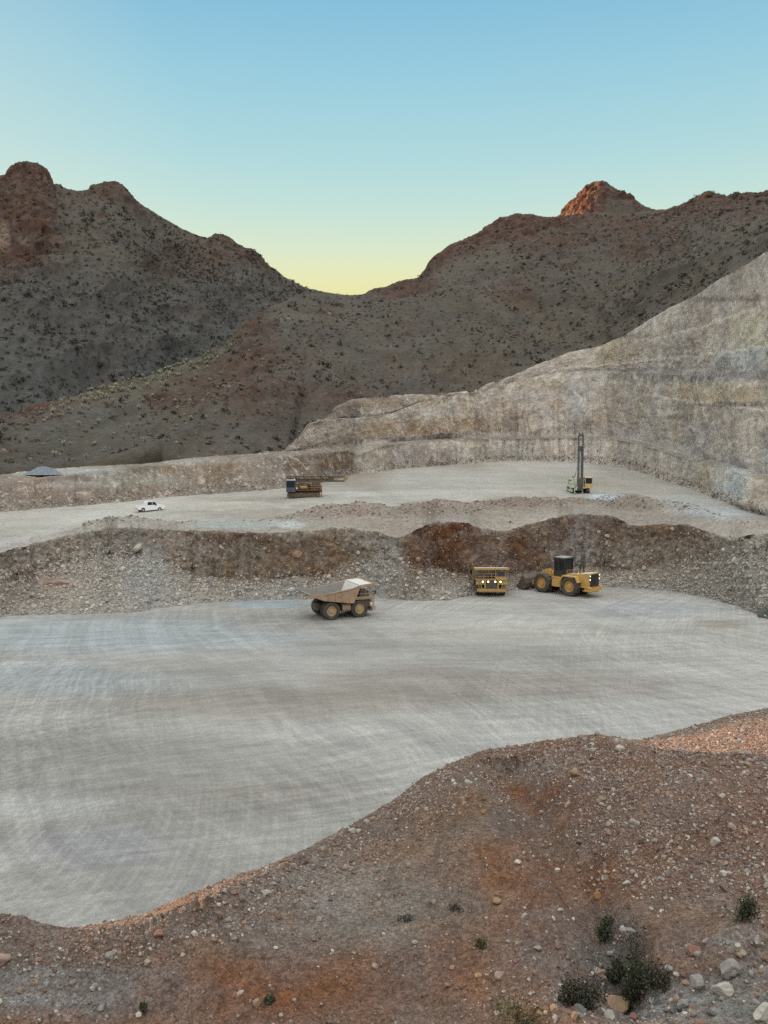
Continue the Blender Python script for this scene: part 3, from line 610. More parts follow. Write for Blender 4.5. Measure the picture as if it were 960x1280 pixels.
base = base * (1 + .30 * fbm(P, 1.5, 4, .7, 216))[..., None]
M_near = earth_mat('waste_dump_earth', ((.8, .25), (4.0, .3)), ((11., .30, .02), (26., .3, .008)), ((3., .14), (11., .06)), (1, 1, 1), .69, (((.19, .165, .14), 1.2, .60, .74, .55), ((.06, .034, .024), .7, .58, .72, .6)))
o = link('near_slope', raw_mesh('near_slope', G.reshape(-1, 3), grid_faces(*G.shape[:2]), base.reshape(-1, 3)), M_near); tag(o, kind='structure')
# ------------------------------------------------------------------ ground finder
from mathutils.bvhtree import BVHTree
BV = {}
def bvh(name):
    if name not in BV:
        me = bpy.data.objects[name].data
        co_ = np.empty(len(me.vertices) * 3, np.float32); me.vertices.foreach_get('co', co_)
        BV[name] = BVHTree.FromPolygons(co_.reshape(-1, 3).tolist(), [tuple(p.vertices) for p in me.polygons])
    return BV[name]
def hit(name, u, v):
    a, s = ray(u, v); d = Vector((float(a), 1, float(s))).normalized()
    loc, n, i, dist = bvh(name).ray_cast(Vector((0, 0, CAM_Z)), d)
    return loc, n
def drop(name, x, y):
    loc, n, i, dist = bvh(name).ray_cast(Vector((x, y, 400)), Vector((0, 0, -1)))
    return loc, n

# ------------------------------------------------------------------ rocks
def rock_shape(sub, seed, flat=.75):
    bm = bmesh.new(); bmesh.ops.create_icosphere(bm, subdivisions=sub, radius=1)
    r = np.random.default_rng(seed)
    V = np.array([v.co[:] for v in bm.verts]); F = np.array([[v.index for v in f.verts] for f in bm.faces]); bm.free()
    for k in range(7 if sub > 1 else 5):      # flat broken faces
        nn = r.normal(size=3); nn /= np.linalg.norm(nn); c = r.uniform(.5, .82)
        d = V @ nn; V = V - np.maximum(d - c, 0)[:, None] * nn
    V *= (1 + (.12 if sub < 3 else .02) * r.normal(size=(len(V), 1))) * np.array([r.uniform(.8, 1.25), r.uniform(.65, 1.0), flat * r.uniform(.75, 1.1)])
    return V, F
SMALL = [rock_shape(1, 300 + k) for k in range(6)]
def boulder(seed):
    V, F = rock_shape(3, seed); n_ = fbm(V + seed, 1.6, 4, .6, seed)[:, None]; n2 = fbm(V + seed, 1.1, 2, .5, seed + 5, ridged=True)[:, None]
    return V * (1 + .16 * n_ + .07 * n2), F
BIG = [boulder(320 + k) for k in range(7)]
def scatter(name, P, size, colr, mat, shapes=SMALL, seed=1, sink=.25):
    r = np.random.default_rng(seed); Vs, Fs, Cs = [], [], []; off = 0
    which = r.integers(0, len(shapes), len(P))
    for k, (V, F) in enumerate(shapes):
        m = np.where(which == k)[0]
        if not len(m): continue
        q = r.normal(size=(len(m), 4)); q[:, 1:3] *= .35; q /= np.linalg.norm(q, axis=1, keepdims=True)
        w_, x, y, z = q.T
        R = np.stack([1 - 2 * (y * y + z * z), 2 * (x * y - z * w_), 2 * (x * z + y * w_), 2 * (x * y + z * w_), 1 - 2 * (x * x + z * z), 2 * (y * z - x * w_), 2 * (x * z - y * w_), 2 * (y * z + x * w_), 1 - 2 * (x * x + y * y)], 1).reshape(-1, 3, 3)
        VV = np.einsum('nij,vj->nvi', R, V) * size[m][:, None, None] * .5 + P[m][:, None, :]
        VV[..., 2] += (size[m] * (.3 - sink))[:, None]
        Vs.append(VV.reshape(-1, 3)); Cs.append(np.repeat(colr[m], len(V), 0))
        Fs.append((F[None] + (np.arange(len(m)) * len(V))[:, None, None] + off).reshape(-1, 3)); off += len(m) * len(V)
    return link(name, raw_mesh(name, np.concatenate(Vs), np.concatenate(Fs), np.concatenate(Cs), smooth=False), mat)

def pick(G, par, n, lo, hi, dens, seed, ulo=-40, uhi=1000):
    """n random points on a loft grid, row parameter between lo and hi, weighted by ground area and by dens(u, v, P)"""
    r = np.random.default_rng(seed)
    e = np.linalg.norm(np.cross(G[1:, :-1] - G[:-1, :-1], G[:-1, 1:] - G[:-1, :-1]), axis=-1)
    C = (G[1:, 1:] + G[:-1, :-1]) / 2
    u, v = project(C)
    w = e * ((par[:-1] >= lo) & (par[:-1] <= hi))[:, None] * (u > ulo) * (u < uhi) * np.maximum(dens(u, v, C), 0)
    w = w.ravel(); idx = r.choice(len(w), n, p=w / w.sum())
    i, j = np.unravel_index(idx, e.shape)
    a, b = r.random((2, n, 1))
    return G[i, j] * (1 - a) * (1 - b) + G[i + 1, j] * a * (1 - b) + G[i, j + 1] * (1 - a) * b + G[i + 1, j + 1] * a * b

def stone_cols(n, seed, pal, wts):
    r = np.random.default_rng(seed)
    c = np.array(pal)[r.choice(len(pal), n, p=np.array(wts) / sum(wts))]
    return c * r.uniform(.7, 1.25, (n, 1))
M_stone = earth_mat('broken_stone', ((3., .2), (14., .2)), None, ((10., .03),), (1, 1, 1), .92)
def near_dens(u, v, P):
    d = .22 + 0 * u
    d = np.maximum(d, 1.0 * sstep(60, 20, np.abs(v - np.interp(u, uf, r3v) - 35)) * (u < 640))           # rim berm
    d = np.maximum(d, 1.5 * sstep(690, 780, u) * sstep(1135, 1100, v + .0 * u) * (v > 935))                  # gravel mound
    d = np.maximum(d, 1.5 * sstep(600, 640, u) * sstep(760, 730, u) * sstep(975, 960, v))
    d = np.maximum(d, 1.3 * (u > 780) * (v < 945))
    d = np.maximum(d, .6 * sstep(520, 640, u) * sstep(1130, 1200, v))
    d = np.maximum(d, .7 * (u < 130) * (v > 1160))
    d = d * (.45 + 1.1 * sstep(-.25, .3, fbm(P, .35, 4, .6, 401)))
    return d
n_ = 34000
P = pick(NEAR_G, NEAR_PAR, n_, 1.0, 6.1, near_dens, 402)
sz = np.clip(np.exp(RNG.normal(math.log(.072), .58, n_)), .03, .34)
u_, v_ = project(P)
pal = [[.34, .30, .26], [.25, .20, .17], [.22, .145, .11], [.42, .38, .33], [.18, .12, .095], [.30, .21, .15]]
cl = stone_cols(n_, 403, pal, [3, 3, 3, 1, 2, 1.2])
tag(scatter('loose_gravel', P, sz, cl, M_stone, [rock_shape(1, 300 + k) for k in range(4)], 404), kind='stuff')

# the tipped heap on the right is a mass of small stones
def heap_dens(u, v, P):
    edge = np.interp(u, [640, 690, 740, 790, 860, 960], [960, 1000, 1075, 1115, 1140, 1155])
    d = sstep(670, 730, u) * sstep(15, -25, v - edge) * (v > 930) + 1.2 * (u > 790) * (v < 945) + .8 * sstep(40, 15, np.abs(v - np.interp(u, uf, r3v) - 28)) * (u < 560) + .9 * sstep(590, 640, u) * sstep(770, 740, u) * sstep(985, 965, v)
    return d * (.5 + sstep(-.3, .2, fbm(P, .5, 4, .6, 405)))
P = pick(NEAR_G, NEAR_PAR, 42000, 1.3, 6.1, heap_dens, 406)
sz = np.clip(np.exp(RNG.normal(math.log(.078), .42, len(P))), .035, .24)
tag(scatter('heap_stones', P, sz, stone_cols(len(P), 407, [[.25, .165, .13], [.21, .135, .105], [.30, .235, .195], [.40, .35, .30], [.16, .105, .08]], [4, 4, 2.4, 1.2, 2]), M_stone, [rock_shape(1, 310 + k) for k in range(4)], 408), kind='stuff')

# rubble at the foot of the blasted face, and on the mounds above it
def face_dens(u, v, P):
    th_ = np.interp(u, us, toe_h) * 12
    d = sstep(1.0, -1.5, P[..., 2] - th_) * (.7 + .6 * sstep(-.2, .3, fbm(P, .15, 3, .6, 411))) + .10
    return d
n_ = 24000
P = pick(FACE_G, FACE_PAR, n_, .95, 2.95, face_dens, 412)
sz = np.clip(np.exp(RNG.normal(math.log(.22), .62, n_)), .09, 1.5)
cl = stone_cols(n_, 413, [[.38, .355, .31], [.27, .24, .20], [.21, .165, .13], [.46, .43, .38], [.30, .31, .30]], [3, 3, 2, 1.1, 1.4])
loc_c = patches(P, np.broadcast_to(np.array([.29, .26, .225]), P.shape), [(185, 720, 45, 60, [.26, .27, .275], .45), (350, 735, 90, 16, [.32, .32, .305], .8), (345, 752, 60, 6, [.30, .35, .38], .8), (480, 710, 35, 60, [.35, .335, .31], .8), (575, 680, 80, 40, [.17, .085, .05], .8), (655, 690, 30, 40, [.2, .12, .08], .6), (730, 665, 70, 20, [.2, .14, .11], .7), (30, 740, 60, 30, [.24, .2, .165], .7), (935, 700, 60, 70, [.33, .31, .28], .7), (345, 690, 130, 26, [.2, .145, .1], .7)], 415, .22)
cl = cl * .5 + .75 * loc_c * RNG.uniform(.75, 1.35, (n_, 1))
u_, v_ = project(P)
tag(scatter('blast_rubble', P, sz, cl, M_stone, SMALL, 414), kind='stuff')
bpar = np.linspace(0, 4, BENCH_G.shape[0])
def bench_dens(u, v, P):
    return sstep(.5, 1.6, P[..., 2] - zb(P[..., 0], P[..., 1])) + .03
P = pick(BENCH_G[:34], np.linspace(0, 1, 34), 5000, 0, 1, bench_dens, 421)
sz = np.clip(np.exp(RNG.normal(math.log(.27), .45, 5000)), .12, .9)
tag(scatter('mound_stones', P, sz, stone_cols(5000, 422, [[.33, .30, .26], [.25, .20, .165], [.40, .37, .33], [.2, .14, .11]], [3, 3, 1, 2]), M_stone, SMALL, 423), kind='stuff')
# broken rock lying along the foot of the high wall and on its ledges
def wall_dens(u, v, P): return 1 + 0 * u
P = pick(WALL_G, WALL_PAR, 3500, .9, 1.25, wall_dens, 431)
tag(scatter('wall_foot_rubble', P, np.clip(np.exp(RNG.normal(math.log(.45), .45, 3500)), .2, 1.6), stone_cols(3500, 432, [[.36, .32, .27], [.27, .22, .18], [.43, .40, .35]], [3, 3, 1]), M_stone, SMALL, 433), kind='stuff')
# stones on the hillsides
def hill_rock(u, v, P): return .25 + sstep(.1, .4, fbm(P, 1 / 28., 4, .6, 115))
P = pick(RH_G, RH_P, 5000, 1.02, 1.98, hill_rock, 436, -40, 900)
tag(scatter('hillside_stones', P, np.clip(np.exp(RNG.normal(math.log(.9), .45, 5000)), .4, 3.2), stone_cols(5000, 437, [[.145, .105, .085], [.19, .155, .125], [.105, .065, .05]], [3, 2, 3]), M_stone, SMALL, 438), kind='stuff')

# single rocks ------------------------------------------------------------
def rock_mat(name, c): return plain_mat(name, c, .92, 0, .3, 6, None, 0, None, .1)
RM = {'pale': rock_mat('pale_rock', (.36, .33, .285)), 'grey': rock_mat('grey_rock', (.235, .215, .195)), 'tan': rock_mat('tan_rock', (.27, .185, .12)), 'red': rock_mat('red_rock', (.21, .115, .085)), 'orange': rock_mat('orange_rock', (.27, .14, .07)), 'pink': rock_mat('pinkish_rock', (.30, .215, .175)), 'dark': rock_mat('dark_rock', (.105, .11, .10))}
RMESH = {}
def rock_mesh(k, m):
    if (k, m) not in RMESH:
        V, F = BIG[k]; me = raw_mesh('rock', V * .5, F, None, False); me.materials.append(RM[m]); RMESH[k, m] = me
    return RMESH[k, m]
def place_rock(loc, size, m, label, group=None, k=None, sx=(1, 1, 1), sink=.12):
    k = random.randrange(7) if k is None else k
    o = bpy.data.objects.new('rock', rock_mesh(k, m)); COL.objects.link(o)
    o.location = (loc[0], loc[1], loc[2] + size * (.28 - sink)); o.rotation_euler = (random.uniform(-.3, .3), random.uniform(-.3, .3), random.uniform(0, 6.28))
    o.scale = (size * sx[0], size * sx[1], size * sx[2])
    return tag(o, label, 'rock', group)
for (u, v, px, m, lab) in [
    (770, 1259, 27, 'tan', 'tan block of rock beside the dark bush at the bottom of the slope'),
    (763, 1273, 15, 'pale', 'pale rock just below the tan block at the bottom edge'),
    (911, 1216, 26, 'grey', 'grey boulder with a pale top at the bend of the dirt track'),
    (903, 1240, 24, 'pale', 'long pale boulder lying on the edge of the dirt track'),
    (953, 1272, 26, 'pale', 'white boulder cut by the right edge at the bottom corner'),
    (748, 1217, 12, 'pink', 'pinkish upright rock between two dark bushes low on the slope'),
    (787, 1169, 17, 'grey', 'grey pointed boulder right of the small round bush'),
    (748, 1122, 11, 'orange', 'orange tan rock on the red slope above the round bush'),
    (621, 1128, 12, 'tan', 'tan rock on the orange earth patch in the middle of the slope'),
    (625, 1221, 13, 'pink', 'pinkish rock on the red earth near the bottom centre'),
    (331, 1117, 11, 'pale', 'white rock on the grey gravel under the sunlit rim'),
    (4, 1201, 17, 'pink', 'large pinkish grey rock at the left edge of the gravel berm'),
    (200, 1170, 13, 'red', 'dark red rock on the gravel berm below the sunlit crest'),
    (606, 1016, 9, 'orange', 'small orange rock on bare brown earth below the crest'),
    (586, 979, 10, 'pale', 'white rock just under the crest left of the gravel cap'),
    (719, 968, 16, 'tan', 'tan boulder at the top of the red gully below the crest'),
    (440, 1040, 9, 'pale', 'pale rock on the rim where the crest starts to climb')]:
    loc, n = hit('near_slope', u, v)
    place_rock(loc, px / FPX * (loc - Vector((0, 0, CAM_Z))).length, m, lab)
r_ = random.Random(5)
for k in range(26):
    u, v = (r_.uniform(835, 958), r_.uniform(1172, 1232)) if k < 13 else ((r_.uniform(690, 800), r_.uniform(1215, 1276)) if k < 20 else (r_.uniform(800, 950), r_.uniform(1236, 1278)))
    loc, n = hit('near_slope', u, v)
    place_rock(loc, r_.choice([7, 9, 11, 14, 18]) / FPX * (loc - Vector((0, 0, CAM_Z))).length, r_.choice(['grey', 'grey', 'dark', 'tan', 'red']), 'broken boulder lying in the pale gully beside the dirt track', 'boulders in the gully at lower right')
GL = 'loose rock lying among gravel on the near slope'
P = pick(NEAR_G, NEAR_PAR, 240, 1.05, 5.9, near_dens, 441, 5, 955)
for q in P:
    loc, n = drop('near_slope', q[0], q[1])
    place_rock(loc, float(np.clip(np.exp(RNG.normal(math.log(.21), .3)), .14, .45)), random.choice(['pale', 'grey', 'grey', 'tan', 'red', 'red', 'pink']), GL, 'loose rocks on the near slope')
for (u, v, px, m, sx, lab) in [
    (172, 686, 21, 'pale', (1, .7, .7), 'pale slab of rock near the top of the blasted face on the left'),
    (373, 693, 18, 'tan', (1, .8, .65), 'tan block stuck in the blasted face above the parked dump truck'),
    (54, 746, 9, 'pale', (1, .9, .9), 'white rock on the rubble at the left end of the face'),
    (256, 731, 6, 'pale', (1, .9, .9), 'small white rock on the rubble at the middle of the face'),
    (70, 728, 40, 'pink', (1, .45, .4), 'long pale outcrop of broken rock low on the left face'),
    (955, 768, 20, 'dark', (1, .8, .9), 'dark grey boulder at the foot of the slope at the right edge'),
    (20, 700, 7, 'pale', (1, .9, .9), 'white rock on the slope below the road at the left edge')]:
    loc, n = hit('bench_face', u, v)
    place_rock(loc, px / FPX * (loc - Vector((0, 0, CAM_Z))).length, m, lab, None, None, sx, .25)

# blue-grey gravel heap beside the upper road
loc, n = hit('quarry_wall', 54, 593)
nx = 48; a_ = np.linspace(0, 2 * math.pi, nx, endpoint=False); rr = np.linspace(0, 1, 12)
Rr, Aa = np.meshgrid(rr, a_, indexing='ij')
s_h = 2.0
hp = np.stack([Rr * np.cos(Aa) * 6.0, Rr * np.sin(Aa) * 3.4, s_h * (.5 + .5 * np.cos(np.pi * Rr ** 1.1)) - .2], -1)
hp[..., 2] += .25 * fbm(hp + 50, .6, 4, .6, 451) * (1 - Rr ** 3); hp[..., :2] *= (1 + .12 * fbm(hp * 0 + np.stack([np.cos(Aa), np.sin(Aa), 0 * Aa], -1) * 3, 1., 2, .5, 452))[..., None]
i = np.arange(12 * nx).reshape(12, nx); j = np.roll(i, -1, 1)
F = np.stack([i[:-1].ravel(), i[1:].ravel(), j[1:].ravel(), j[:-1].ravel()], 1)
hc = np.broadcast_to(np.array([.235, .265, .30]), hp.shape) * (1 + .2 * fbm(hp, 2., 3, .6, 453))[..., None]
o = link('gravel_heap', raw_mesh('gravel_heap', hp.reshape(-1, 3), F, hc.reshape(-1, 3)), earth_mat('heap_gravel', ((.8, .15),), ((4., .25, .06),), ((3., .1),)))
o.location = loc + Vector((0, .3, .15)); tag(o, 'blue grey heap of gravel beside the upper road at far left', 'gravel heap')

# ------------------------------------------------------------------ plants
def leaf_clump(n, seed, rad=(1, 1, .8), leaf=.16, inner=.35, up=.0, base=0.0):
    """a bush of many small leaf faces spread through its volume"""
    r = np.random.default_rng(seed)
    lob = r.normal(size=(6, 3)) * np.array([.45, .45, .25]) + np.array([0, 0, .55])
    c = lob[r.integers(0, 6, n)] + r.normal(size=(n, 3)) * np.array([.30, .30, .26])
    c[:, 2] = np.abs(c[:, 2]) + base
    c *= np.array(rad)
    a = r.normal(size=(n, 3)); a /= np.linalg.norm(a, axis=1, keepdims=True); a[:, 2] += up
    b = np.cross(a, r.normal(size=(n, 3))); b /= np.linalg.norm(b, axis=1, keepdims=True)
    s = leaf * r.uniform(.6, 1.4, (n, 1))
    V = np.stack([c - b * s * .5, c + a * s, c + b * s * .5, c - a * s * .4], 1).reshape(-1, 3)
    F = np.arange(n * 4).reshape(n, 4)
    return V, F, np.repeat(r.uniform(.6, 1.5, n), 4)
def leaf_mat(name):
    m, t, b = new_mat(name)
    at = t.add('ShaderNodeAttribute', attribute_name='tint'); t.ln(at.outputs['Color'], b.inputs['Base Color']); b.inputs['Roughness'].default_value = .75
    return m
M_leaf = leaf_mat('dry_leaves')
SC_C = np.array([.050, .050, .036])
SHR = [leaf_clump(44, 500 + k, (.62, .62, .80), .24) for k in range(6)]
SHM = [raw_mesh('desert_shrub', V, F, SC_C * t_[:, None], False) for V, F, t_ in SHR]
for m_ in SHM: m_.materials.append(M_leaf)
def hd(rock, lo, hi):
    def f(u, v, P): return (.35 + .9 * sstep(-.2, .35, fbm(P, 1 / 30., 3, .6, 511))) * sstep(hi, lo, v * 0)
    return f
PR = pick(RH_G, RH_P, 3300, 1.02, 1.97, lambda u, v, P: .3 + sstep(-.25, .35, fbm(P, 1 / 40., 3, .6, 511)) + .6 * (u > 640), 512, -20, 980)
PL = pick(LM_G, LM_P, 7000, 1.0, 1.98, lambda u, v, P: .35 + sstep(-.25, .35, fbm(P, 1 / 50., 3, .6, 513)) * (1 - .6 * (u < 70) * (v < 340)), 514, -20, 470)
PP = pick(PK_G, np.linspace(0, 3, PK_G.shape[0]), 60, .9, 2.0, lambda u, v, P: (u > 750) + .1, 515, 690, 860)
AllP = np.concatenate([PR, PL, PP]); 
siz = np.clip(np.exp(RNG.normal(math.log(.78), .45, len(AllP))), .35, 2.2) * np.concatenate([np.full(len(PR), 1.0), np.full(len(PL), 1.15), np.full(len(PP), 1.2)])
uu, vv = project(AllP)
# keep to what the frame shows
px = siz * FPX / AllP[:, 1]
vis = (uu > 0) & (uu < 960)
order = np.argsort(-px * vis)
one, rest = order[:270], order[270:]
shrub_lab = 'dark rounded desert shrub growing on the shaded rocky hillside'
for q in one:
    o = bpy.data.objects.new('desert_shrub', SHM[random.randrange(6)]); COL.objects.link(o)
    o.location = AllP[q] - np.array([0, 0, .15]); s = siz[q] * random.uniform(.95, 1.15)
    o.scale = (s, s, s * random.uniform(.8, 1.15)); o.rotation_euler.z = random.uniform(0, 6.28)
    tag(o, shrub_lab, 'shrub', 'shrubs dotted over the hills')
Vs, Fs, Cs, off = [], [], [], 0
for q in rest:
    V, F, t_ = SHR[RNG.integers(6)]
    a = RNG.uniform(0, 6.28); c_, s_n = math.cos(a), math.sin(a)
    W_ = V * siz[q]; W_ = np.stack([W_[:, 0] * c_ - W_[:, 1] * s_n, W_[:, 0] * s_n + W_[:, 1] * c_, W_[:, 2]], 1) + AllP[q] - np.array([0, 0, .15])
    Vs.append(W_); Fs.append(F + off); Cs.append(SC_C * t_[:, None] * RNG.uniform(.8, 1.35)); off += len(V)
tag(link('desert_scrub', raw_mesh('desert_scrub', np.concatenate(Vs), np.concatenate(Fs), np.concatenate(Cs), False), M_leaf), kind='stuff')

# jumping cholla along the spur; pale spiny heads, backlit glow put into the colour
def cholla(seed):
    r = np.random.default_rng(seed); Vs, Fs, Cs, off = [], [], [], 0
    def addp(V, F, C):
        nonlocal off
        Vs.append(V); Fs.append(F + off); Cs.append(np.broadcast_to(C, V.shape) if np.ndim(C) == 1 else C); off += len(V)
    k = 6; a = np.linspace(0, 2 * math.pi, k, endpoint=False)
    st = np.concatenate([np.stack([.09 * np.cos(a), .09 * np.sin(a), 0 * a - .1], 1), np.stack([.06 * np.cos(a), .06 * np.sin(a), 0 * a + .75], 1)])
    i = np.arange(k); addp(st, np.stack([i, (i + 1) % k, (i + 1) % k + k, i + k], 1), np.array([.035, .028, .022]))
    for q in range(5):
        V, F, t_ = leaf_clump(16, seed * 31 + q, (.34, .34, .30), .13)
        V = V + np.array([r.uniform(-.2, .2), r.uniform(-.2, .2), .60 + r.uniform(0, .35)])
        addp(V, F, np.array([.40, .40, .27]) * t_[:, None] * .9)
    return raw_mesh('cholla_cactus', np.concatenate(Vs), np.concatenate(Fs), np.concatenate(Cs), False)
CHM = [cholla(540 + k) for k in range(4)]
for m_ in CHM: m_.materials.append(M_leaf)
def cd(u, v, P):
    cr = np.interp(u, us, hc_v)
    return (1.5 * sstep(26, 6, v - cr) + .55 * sstep(110, 30, v - cr)) * sstep(40, 90, u) * sstep(300, 260, u)
PC_ = pick(RH_G, RH_P, 230, 1.05, 1.99, cd, 551, 30, 320)
for q in PC_:
    o = bpy.data.objects.new('cholla_cactus', CHM[random.randrange(4)]); COL.objects.link(o)
    o.location = q; s = random.uniform(.8, 1.5); o.scale = (s * random.uniform(.9, 1.3), s, s); o.rotation_euler.z = random.uniform(0, 6.28)
    tag(o, 'pale headed cholla cactus on the grassy spur at left', 'cactus', 'cholla cacti along the spur')

# bushes on the near slope
def bush(u, v, wpx, hpx, c, lab, seed, dens=1.0):
    loc, n = hit('near_slope', u, v)
    k = (loc - Vector((0, 0, CAM_Z))).length / FPX
    root = bpy.data.objects.new('bush', None); COL.objects.link(root); root.location = loc - Vector((0, 0, .03)); tag(root, lab, 'bush')
    w_, h_ = wpx * k * .5, hpx * k
    V, F, t_ = leaf_clump(int(750 * dens), seed, (w_ * .85, w_ * .85, h_ * .75), .055, up=.3)
    link('foliage', raw_mesh('foliage', V, F, np.array(c) * t_[:, None], False), M_leaf, root)
    r = np.random.default_rng(seed); SV, SF, off = [], [], 0
    for q in range(22):
        e = np.array([r.normal() * w_ * .5, r.normal() * w_ * .5, h_ * r.uniform(.5, 1.12)])
        for d in ((.012, 0, 0), (0, .012, 0)):
            d = np.array(d); SV.append(np.array([-d, d, e + d * .4, e - d * .4])); SF.append(np.arange(4)[None] + off); off += 4
    link('stems', raw_mesh('stems', np.concatenate(SV), np.concatenate(SF), np.tile([.11, .09, .07], (off, 1)), False), M_leaf, root)
DG, OG, GG, YG = (.046, .052, .030), (.068, .068, .04), (.12, .12, .10), (.095, .09, .04)
for a in [(755, 1174, 24, 25, DG, 'small round dark green bush on the gravel slope'),
          (797, 1252, 46, 66, DG, 'tall dark green bush beside the bare orange bank'),
          (782, 1262, 30, 36, OG, 'low green bush in front of the tall dark bush'),
          (736, 1262, 40, 44, (.05, .05, .036), 'sparse dark twiggy bush left of the tan block'),
          (712, 1250, 26, 30, (.055, .05, .036), 'thin brownish bush left of the twiggy bush'),
          (822, 1236, 24, 26, (.06, .06, .04), 'dusty grey green bush between the tall bush and the dirt track'),
          (768, 1228, 22, 24, (.05, .052, .035), 'small dusty bush behind the tall dark bush'),
          (936, 1145, 30, 26, DG, 'dark bush below the gravel mound near the right edge'),
          (650, 1284, 60, 34, YG, 'yellowish green bush cut by the bottom edge'),
          (600, 1182, 13, 9, YG, 'little yellowish plant under the orange earth patch'),
          (569, 1136, 15, 7, GG, 'grey green tuft among pale stones in mid slope'),
          (508, 1150, 18, 6, GG, 'flat grey green bush on the grey earth'),
          (338, 1252, 10, 8, OG, 'small green plant on the red earth near the bottom'),
          (180, 1262, 11, 8, OG, 'small green plant at the edge of the grey track')]:
    bush(*a, 560 + int(a[0]), .5 if a[2] < 20 else 1.0 + (a[3] > 40))
# ------------------------------------------------------------------ machine building blocks
class MB:
    def __init__(s): s.V, s.F, s.M = [], [], []
    def poly(s, V, F, m=0):
        o = len(s.V); s.V += [tuple(map(float, v)) for v in V]; s.F += [tuple(i + o for i in f) for f in F]; s.M += [m] * len(F); return s
    def box(s, x0, x1, y0, y1, z0, z1, m=0, tx=(0, 0), ty=0.0):
        """box; tx = how far the top is drawn in at the low-x and high-x end, ty = the same at both sides"""
        V = [(x0, y0, z0), (x1, y0, z0), (x1, y1, z0), (x0, y1, z0), (x0 + tx[0], y0 + ty, z1), (x1 - tx[1], y0 + ty, z1), (x1 - tx[1], y1 - ty, z1), (x0 + tx[0], y1 - ty, z1)]
        return s.poly(V, [(3, 2, 1, 0), (4, 5, 6, 7), (0, 1, 5, 4), (1, 2, 6, 5), (2, 3, 7, 6), (3, 0, 4, 7)], m)
    def prism(s, pts, y0, y1, m=0):
        """outline in x, z pushed from y0 to y1"""
        n = len(pts)
        return s.poly([(x, y0, z) for x, z in pts] + [(x, y1, z) for x, z in pts], [tuple(range(n)), tuple(range(2 * n - 1, n - 1, -1))] + [((i + 1) % n, i, i + n, (i + 1) % n + n) for i in range(n)], m)
    def tube(s, a, b, r, m=0, k=8, r2=None):
        a, b = Vector(a), Vector(b); d = (b - a).normalized(); u = d.orthogonal().normalized(); w = d.cross(u)
        r2 = r if r2 is None else r2; V = []
        for q, rr in ((a, r), (b, r2)):
            for i in range(k):
                t = 2 * math.pi * i / k; V.append(q + (u * math.cos(t) + w * math.sin(t)) * rr)
        return s.poly(V, [tuple(range(k - 1, -1, -1)), tuple(range(k, 2 * k))] + [(i, (i + 1) % k, (i + 1) % k + k, i + k) for i in range(k)], m)
    def beam(s, a, b, w, h, m=0):
        a, b = Vector(a), Vector(b); d = (b - a).normalized(); u = d.cross(Vector((0, 0, 1)))
        u = Vector((0, 1, 0)) if u.length < 1e-3 else u.normalized(); v = u.cross(d); V = []
        for q in (a, b):
            for (i, j) in ((-1, -1), (1, -1), (1, 1), (-1, 1)): V.append(q + u * (w / 2 * i) + v * (h / 2 * j))
        return s.poly(V, [(3, 2, 1, 0), (4, 5, 6, 7), (0, 1, 5, 4), (1, 2, 6, 5), (2, 3, 7, 6), (3, 0, 4, 7)], m)
    def lathe(s, prof, c, k=36, m=0, lug=0, lugr=0.0):
        """profile of (y, r) turned about the y axis through c; lug: radial tread blocks on the outer rings"""
        V, F = [], []; n = len(prof)
        for i in range(k):
            t = 2 * math.pi * i / k
            for (y, r, isl) in prof:
                rr = r + (lugr if (lug and isl and (i // 2) % 2 == 0) else 0)
                V.append((c[0] + rr * math.cos(t), c[1] + y, c[2] + rr * math.sin(t)))
        for i in range(k):
            j = (i + 1) % k
            for q in range(n - 1): F.append((i * n + q, i * n + q + 1, j * n + q + 1, j * n + q))
        return s.poly(V, F, m)
    def build(s, name, mats, parent, bev=0.0, smooth=False):
        me = bpy.data.meshes.new(name); me.from_pydata(s.V, [], s.F); me.update()
        bm = bmesh.new(); bm.from_mesh(me); bmesh.ops.recalc_face_normals(bm, faces=bm.faces)
        if bev: bmesh.ops.bevel(bm, geom=[e for e in bm.edges if len(e.link_faces) == 2 and e.calc_face_angle(0) > .5], offset=bev, segments=1, affect='EDGES', clamp_overlap=True)
        ids = None
        bm.to_mesh(me); bm.free()
        if not bev:
            for p, m in zip(me.polygons, s.M): p.material_index = m
        for p in me.polygons: p.use_smooth = smooth
        o = link(name, me, mats, parent); return o

